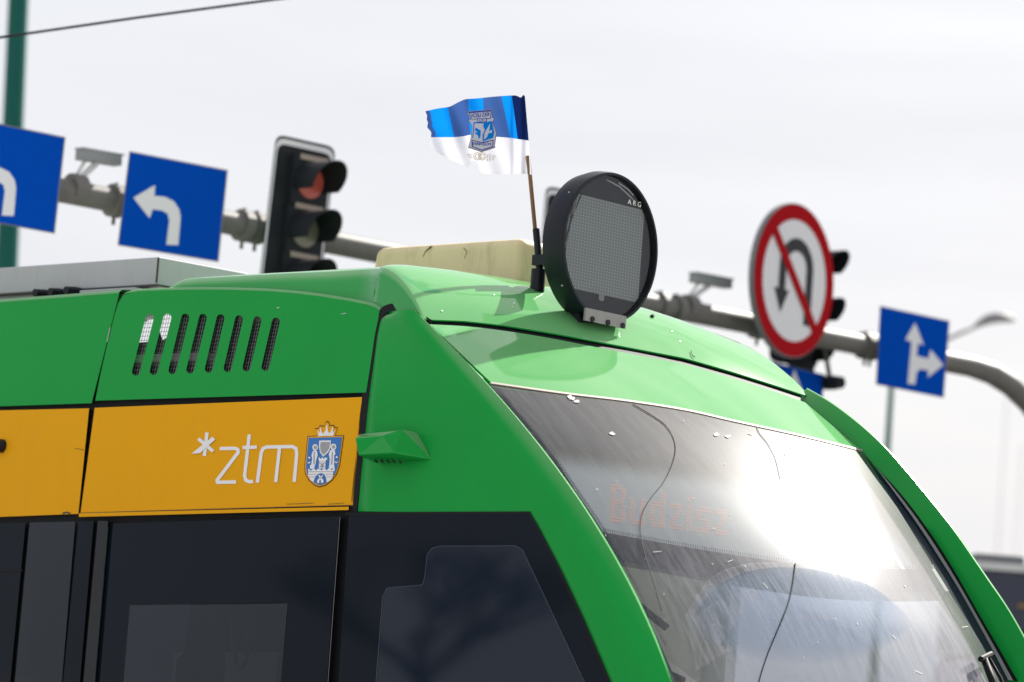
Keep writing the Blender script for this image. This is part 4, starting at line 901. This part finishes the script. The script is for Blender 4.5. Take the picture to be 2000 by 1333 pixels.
# no U-turn sign
zr = zoom(1440, 380, 0.31496)
spU = gplane(0.22, 54, (1550, 545))
ce = np.array([352, 535.0]); 
def skew(rx, ry, n=48, a0=0, a1=360):
    # circle in the sign plane round the pixel centre
    c3 = spU(zr(tuple(ce))[0]); t = np.array([-spU.n[1], spU.n[0], 0]); rr = rx
    return c3, t, rr
c3 = spU(zr(tuple(ce))[0]); ut = np.array([-spU.n[1], spU.n[0], 0]); zz = np.array([0, 0, 1.])
topp = spU(zr((352, 50))[0]); RU = abs(topp[2] - c3[2]) * 1.0
print('no-u-turn radius', RU, 'dist', c3)
us = root('no_u_turn_sign', tuple(c3 - zz * RU), 'round white sign with red ring and slash over black U-turn arrow', 'sign')
def cpt(r, a, off): return c3 + ut * r * math.cos(a) + zz * r * math.sin(a) + spU.n * off
def cdisc(r0, r1, off, th_, n=56):
    A = [2 * math.pi * k / n for k in range(n)]
    if r0 <= 0:
        V = [cpt(r1, a, off) for a in A] + [cpt(r1, a, off - th_) for a in A] + [c3 + spU.n * off, c3 + spU.n * (off - th_)]
        return V, [[i, (i + 1) % n, 2 * n] for i in range(n)] + [[n + (i + 1) % n, n + i, 2 * n + 1] for i in range(n)] + [[i, n + i, n + (i + 1) % n, (i + 1) % n] for i in range(n)]
    V = [cpt(r, a, o) for r, o in ((r1, off), (r0, off), (r0, off - th_), (r1, off - th_)) for a in A]
    return V, [[k * n + i, k * n + (i + 1) % n, ((k + 1) % 4) * n + (i + 1) % n, ((k + 1) % 4) * n + i] for k in range(4) for i in range(n)]
pl = wpart(us, 'sign_plate', cdisc(0, RU, 0.0, 0.045), 'signedge'); wpart(us, 'white_face', cdisc(0, RU * 0.97, 0.004, 0.003), 'signwhite', pl)
wpart(us, 'red_ring', cdisc(RU * 0.79, RU * 0.985, 0.0075, 0.003), 'signred', pl)
def q2(x, z, off): return c3 + ut * x * RU + zz * z * RU + spU.n * off
def spq(p, off=0.0): return q2(p[0], p[1], off)
uarr = list(zip(*stroke2d([(0.36, -0.54), (0.36, 0.16)] + [(0.025 + 0.335 * math.cos(a), 0.16 + 0.31 * math.sin(a)) for a in np.linspace(0, math.pi, 16)][1:] + [(-0.31, -0.18)], 0.165)))
wpart(us, 'u_arrow', join(([spq(q, 0.009) for ab in uarr for q in ab], [[2 * i, 2 * i + 1, 2 * i + 3, 2 * i + 2] for i in range(len(uarr) - 1)]), polyface([(-0.49, -0.15), (-0.13, -0.15), (-0.31, -0.45)], spq, 0.0092, 0.001)), 'signblack', pl)
wpart(us, 'red_slash', polyface([(-0.62, 0.52), (-0.52, 0.62), (0.62, -0.52), (0.52, -0.62)], spq, 0.0125, 0.002), 'signred', pl)
wpart(us, 'bracket', tube([c3 - zz * 0.35 * RU - spU.n * 0.05, c3 - zz * 0.35 * RU - spU.n * 0.22], 0.04, 8), 'galv')

# traffic lights
def traffic_light(label, plate, lamps, sp, rl, lensm, visor_len=0.26, border=True):
    """plate: 4 pixel corners of the backing board; lamps: pixel centres"""
    c = sp(np.array(plate).mean(0)); rt_ = root('traffic_light', tuple(c), label, 'traffic light', 'traffic lights on the gantry')
    n = sp.n; t = np.array([-n[1], n[0], 0])
    def rounded(p, k, r=0.10):
        p = [np.array(q, float) for q in inset(p, k)]; out = []
        for i in range(4):
            a, b, d = p[i - 1], p[i], p[(i + 1) % 4]; l1, l2 = np.linalg.norm(a - b), np.linalg.norm(d - b); R_ = min(l1, l2) * r * 1.6
            p1, p2 = b + (a - b) / l1 * R_, b + (d - b) / l2 * R_
            for s in np.linspace(0, 1, 5): out.append(tuple((1 - s) ** 2 * p1 + 2 * s * (1 - s) * b + s * s * p2))
        return out
    bp = wpart(rt_, 'backboard', polyface(rounded(plate, 1.0), sp, 0, 0.02), 'tlblack')
    if border: wpart(rt_, 'white_border', polyface(rounded(plate, 0.965), sp, 0.003, 0.002, [rounded(plate, 0.90)]), 'signwhite', bp)
    for k, l in enumerate(lamps):
        q = sp(l)
        hb_ = []
        for d in (0.005, 0.05):
            for a, b in ((-1, -1), (1, -1), (1, 1), (-1, 1)): hb_.append(q + t * a * rl * 1.35 + zz * b * rl * 1.55 + n * d)
        mod = wpart(rt_, 'lamp_module', (hb_, [[0, 1, 2, 3], [4, 5, 6, 7], [0, 1, 5, 4], [1, 2, 6, 5], [2, 3, 7, 6], [3, 0, 4, 7]]), 'tlblack')
        m = 20; A = [2 * math.pi * i / m for i in range(m)]
        wpart(rt_, 'lens', ([q + (t * math.cos(a) + zz * math.sin(a)) * rl + n * 0.053 for a in A] + [q + n * 0.075], [[i, (i + 1) % m, m] for i in range(m)]), lensm[k], mod, smooth=True)
        rows = []
        AA = np.linspace(R(-30), R(210), 25)
        for f_ in (0, 1):
            rows.append([q + (t * math.cos(a) + zz * math.sin(a)) * rl * 1.14 + n * (0.045 + f_ * visor_len * (0.45 + 0.55 * (0.5 + 0.5 * math.sin(a)))) for a in AA])
        rin = [[p + (q - p - n * ((q - p) @ n)) * 0.04 for p in r] for r in rows]
        wpart(rt_, 'visor', slab(rows, rin), 'tlblack', mod, smooth=True, angle=50)
        wpart(rt_, 'tan_strip', ([q + t * a * rl + zz * (rl * 1.42 + b) + n * d for d in (0.049, 0.056) for a, b in ((-0.9, -0.018), (1.2, -0.018), (1.2, 0.018), (-0.9, 0.018))], [[0, 1, 2, 3], [4, 5, 6, 7], [0, 1, 5, 4], [1, 2, 6, 5], [2, 3, 7, 6], [3, 0, 4, 7]]), 'tan', mod)
    wpart(rt_, 'mounting', tube([c + zz * 0.05 - n * 0.01, c + zz * 0.05 - n * 0.24], 0.05, 10), 'galv')
    return rt_
zt = zoom(500, 250, 0.21)
spT = gplane(0.16)
traffic_light('black traffic light with white edged backboard and a red lens beside left arrow sign', [(539, 262), (656, 288), (622, 606), (502, 584)], [(597, 357), (587, 452), (577, 547)], spT, 0.115, ['redlens', 'amblens', 'tlblack'], 0.30)
traffic_light('traffic light mostly hidden behind the round display on the tram roof', [(1066, 362), (1175, 388), (1150, 660), (1044, 640)], [(1122, 440), (1114, 520), (1106, 600)], gplane(0.12), 0.10, ['tlblack'] * 3)
traffic_light('black traffic light behind the round no U-turn sign', [(1508, 430), (1606, 452), (1596, 722), (1502, 706)], [(1588, 520), (1580, 612), (1562, 690)], gplane(-0.40), 0.10, ['tlblack'] * 3, 0.30, border=False)

# CCTV cameras
def cctv(label, body, foot_, sp):
    """body: pixel ends of the housing; foot: pixel on the gantry"""
    n = gn; a, b = sp(body[0]), sp(body[1]); ax = b - a; L0 = np.linalg.norm(ax); ax /= L0
    sd_ = np.cross(ax, zz); sd_ /= np.linalg.norm(sd_); up_ = np.cross(sd_, ax)
    f0 = sp(foot_); rt_ = root('surveillance_camera', tuple(f0), label, 'camera', 'surveillance cameras on the gantry')
    def bx(l0, l1, w_, h0, h1): return [a + ax * l + sd_ * s * w_ + up_ * h for l in (l0, l1) for s, h in ((-1, h0), (1, h0), (1, h1), (-1, h1))], [[0, 1, 2, 3], [4, 5, 6, 7], [0, 1, 5, 4], [1, 2, 6, 5], [2, 3, 7, 6], [3, 0, 4, 7]]
    hs = wpart(rt_, 'housing', bx(0, L0, 0.045, -0.035, 0.035), 'mid'); wpart(rt_, 'sun_shield', bx(-0.01, L0 + 0.02, 0.05, 0.037, 0.045), 'grey', hs); wpart(rt_, 'lens_window', bx(L0 + 0.001, L0 + 0.006, 0.038, -0.03, 0.035), 'black', hs)
    mid = a + ax * L0 * 0.45 - up_ * 0.04
    wpart(rt_, 'arm', join(tube([mid, f0 + zz * 0.10 + gt * 0.05, f0 + zz * 0.02], 0.022, 8), tube([a + ax * L0 * 0.15 - up_ * 0.04, f0 + zz * 0.10], 0.012, 6)), 'greyl')
    wpart(rt_, 'clamp', tube([f0 - gt * 0.05, f0 + gt * 0.05], 0.10, 14), 'galv')
cctv('grey surveillance camera between two left arrow signs', ((155, 302), (230, 315)), (148, 370), gplane(0.0))
cctv('grey surveillance camera between the tram display and round sign', ((1354, 543), (1422, 556)), (1345, 602), gplane(0.0))
# small signal glimpsed under the no U-turn sign
c = gplane(-0.2)((1622, 748)); ps = root('pedestrian_signal', tuple(c), 'small dark signal head beside the partly hidden blue sign', 'signal')
wpart(ps, 'housing', tube([c - gn * 0.05, c + gn * 0.05], 0.06, 10), 'tlblack'); wpart(ps, 'visor', tube([c + gn * 0.05, c + gn * 0.12], [0.055, 0.05], 10), 'tlblack'); wpart(ps, 'hanger', tube([c, c - gt * 0.12 + zz * 0.35], 0.02, 8), 'galv')

# street lamp
def at_y(p, y): r = ray(p); return CAM + r * ((y - CAM[1]) / r[1])
YL = 46.0
pb = at_y((1733, 880), YL); pb[2] = 0; pt = at_y((1737, 760), YL); pt[:2] = pb[:2]
ptop = at_y((1741, 690), YL); ptop[:2] = pb[:2]
la = root('street_lamp', tuple(pb), 'slim street lamp on a green pole behind the straight and right arrow sign', 'street lamp')
wpart(la, 'pole', tube([pb, ptop], [0.075, 0.035], 12), 'polegreen', smooth=True, angle=50)
a0, a1 = at_y((1855, 661), YL), at_y((1902, 640), YL)
wpart(la, 'arm', tube([ptop - zz * 0.03, at_y((1790, 684), YL), a0, a1], 0.026, 8), 'signedge', smooth=True)
hd0, hd1, hd2 = at_y((1900, 641), YL), at_y((1935, 620), YL), at_y((1982, 626), YL)
def lamphead():
    rows = []
    for k in range(11):
        s = k / 10; c = (1 - s) ** 2 * hd0 + 2 * s * (1 - s) * (hd1 + zz * 0.06) + s * s * hd2; w = 0.02 + 0.11 * math.sin(math.pi * min(1, s * 1.05) ** 0.8) ** 0.8; h = 0.022 + 0.055 * math.sin(math.pi * s) ** 0.7
        rows.append([c + np.array([0, 1, 0]) * w * math.cos(q) + zz * h * math.sin(q) for q in np.linspace(0, 2 * math.pi, 13)])
    return grid(rows)
wpart(la, 'lamp_head', lamphead(), 'signedge', smooth=True)
# catenary pole and wire
YP = 38.0
gp0 = at_y((14, 500), YP); gb = gp0.copy(); gb[2] = 0; gp1 = at_y((36, 0), YP); gp2 = gp1 + (gp1 - gp0) * 0.6
dirp = (gp1 - gp0) / np.linalg.norm(gp1 - gp0); gb = gp0 - dirp * (gp0[2] / dirp[2])
gpo = root('overhead_line_pole', tuple(gb), 'tall dark green steel pole behind the left arrow sign', 'pole')
wpart(gpo, 'pole', tube([gb, gp0, gp1, gp2], [0.16, 0.125, 0.115, 0.10], 20), 'polegreen', smooth=True, angle=50); wpart(gpo, 'base_flange', tube([gb, gb + zz * 0.05], 0.26, 20), 'polegreen'); wpart(gpo, 'cap', tube([gp2, gp2 + dirp * 0.04], 0.12, 16), 'polegreen')
wA, wB = at_y((0, 72), 20.5), at_y((535, -2), 20.5); dw = (wB - wA)
wl = root('overhead_wire', tuple(wA - dw * 2.5), 'thin dark overhead wire crossing the sky beside the green pole', 'wire')
wpart(wl, 'wire', tube([wA + dw * s - zz * 0.02 * (s - 0.5) ** 2 for s in np.linspace(-2.5, 3.5, 13)], 0.0085, 8), 'blackpl')
# far masts
for x, y0, lab, h in ((1957, 890, 'thin pale lattice mast far behind the tram', 0.16), (1985, 1020, 'short pale post far behind the tram', 0.12)):
    t0 = at_y((x + 3, y0), 140); b0 = t0.copy(); b0[2] = 0; ms = root('mast', tuple(b0), lab, 'mast'); wpart(ms, 'pole', tube([b0, t0], [h * 0.7, h * 0.35], 8), 'white'); wpart(ms, 'tip', tube([t0, t0 + zz * 3.2], 0.05, 6), 'white')

# bus at the far right
YBUS = 33.0
bc = at_y((1900, 1100), YBUS); zt_ = bc[2]
bus = root('bus', (bc[0] + 5.0, bc[1] + 1.2, 0), 'dark bus with black windows parked beyond the tram nose', 'bus')
def bpart(name, vf, m, parent=None, **k): return mobj(name, vf, m, parent or bus, **k)
X0, X1 = -5.0, 6.5
bpart('body', box(X0, X1, -1.25, 1.25, 0.35, zt_ - 0.9, 0.08), 'lilac'); bpart('upper_body', box(X0, X1, -1.24, 1.24, zt_ - 0.9, zt_, 0.10), 'navy'); bpart('roof_pod', box(X0 + 0.05, X0 + 0.55, -0.9, 0.9, zt_, zt_ + 0.12, 0.03), 'signedge')
bpart('roof_edge', box(X0 - 0.01, X1, -1.262, -1.20, zt_ - 0.06, zt_ + 0.012, 0.01), 'greyl'); bpart('orange_strip', box(X0 + 0.45, X0 + 0.8, -1.262, -1.24, zt_ - 0.40, zt_ - 0.36), mat('orange strip', (0.25, 0.13, 0.04), 0.5))
for k in range(5): bpart('window', box(X0 + 0.4 + k * 2.2, X0 + 2.4 + k * 2.2, -1.256, -1.23, zt_ - 1.6, zt_ - 0.62), 'frit')
for x in (X0 + 2.2, X1 - 2.6):
    for y in (-1.1, 1.1): bpart('wheel', tube([(x, y - 0.13, 0.48), (x, y + 0.13, 0.48)], 0.48, 24), 'blackpl')

# ------------------------------------------------------------------ trees across the street (seen mirrored in the side glass)
def branches(p, d, l, r, depth, rn, out):
    q = p + d * l; out.append(tube([p, (p + q) / 2 + np.array([rn.uniform(-1, 1), rn.uniform(-1, 1), rn.uniform(-.5, .5)]) * l * 0.06, q], [r, r * 0.85, r * 0.68], 5 if depth > 2 else 3, False))
    if depth == 0: return
    for k in range(3 if depth > 1 else 4):
        a = rn.uniform(0, 6.28); t = rn.uniform(0.35, 0.85)
        e = np.array([math.cos(a), math.sin(a), 0]); nd = d * math.cos(t) + e * math.sin(t) + np.array([0, 0, 0.12]); nd /= np.linalg.norm(nd)
        branches(p + (q - p) * rn.uniform(0.7, 1.0), nd, l * rn.uniform(0.6, 0.8), r * 0.6, depth - 1, rn, out)
rn = random.Random(11)
tb = np.array([-36.0, 17.0, 0]); tr_o = root('bare_tree', tuple(tb), 'leafless tree mirrored in the cab side window', 'tree')
wpart(tr_o, 'trunk', tube([tb, tb + np.array([0.03, 0.05, 1.0]), tb + np.array([0, 0, 1.7])], [0.24, 0.19, 0.16], 12), 'bark', smooth=True)
ob = []
for k in range(5):
    a = k * 1.26 + rn.uniform(-.3, .3); branches(tb + np.array([0, 0, 1.55 + 0.05 * k]), np.array([math.cos(a) * 0.75, math.sin(a) * 0.75, 0.55]), 1.15, 0.10, 4, rn, ob)
wpart(tr_o, 'crown', join(*ob), 'bark')
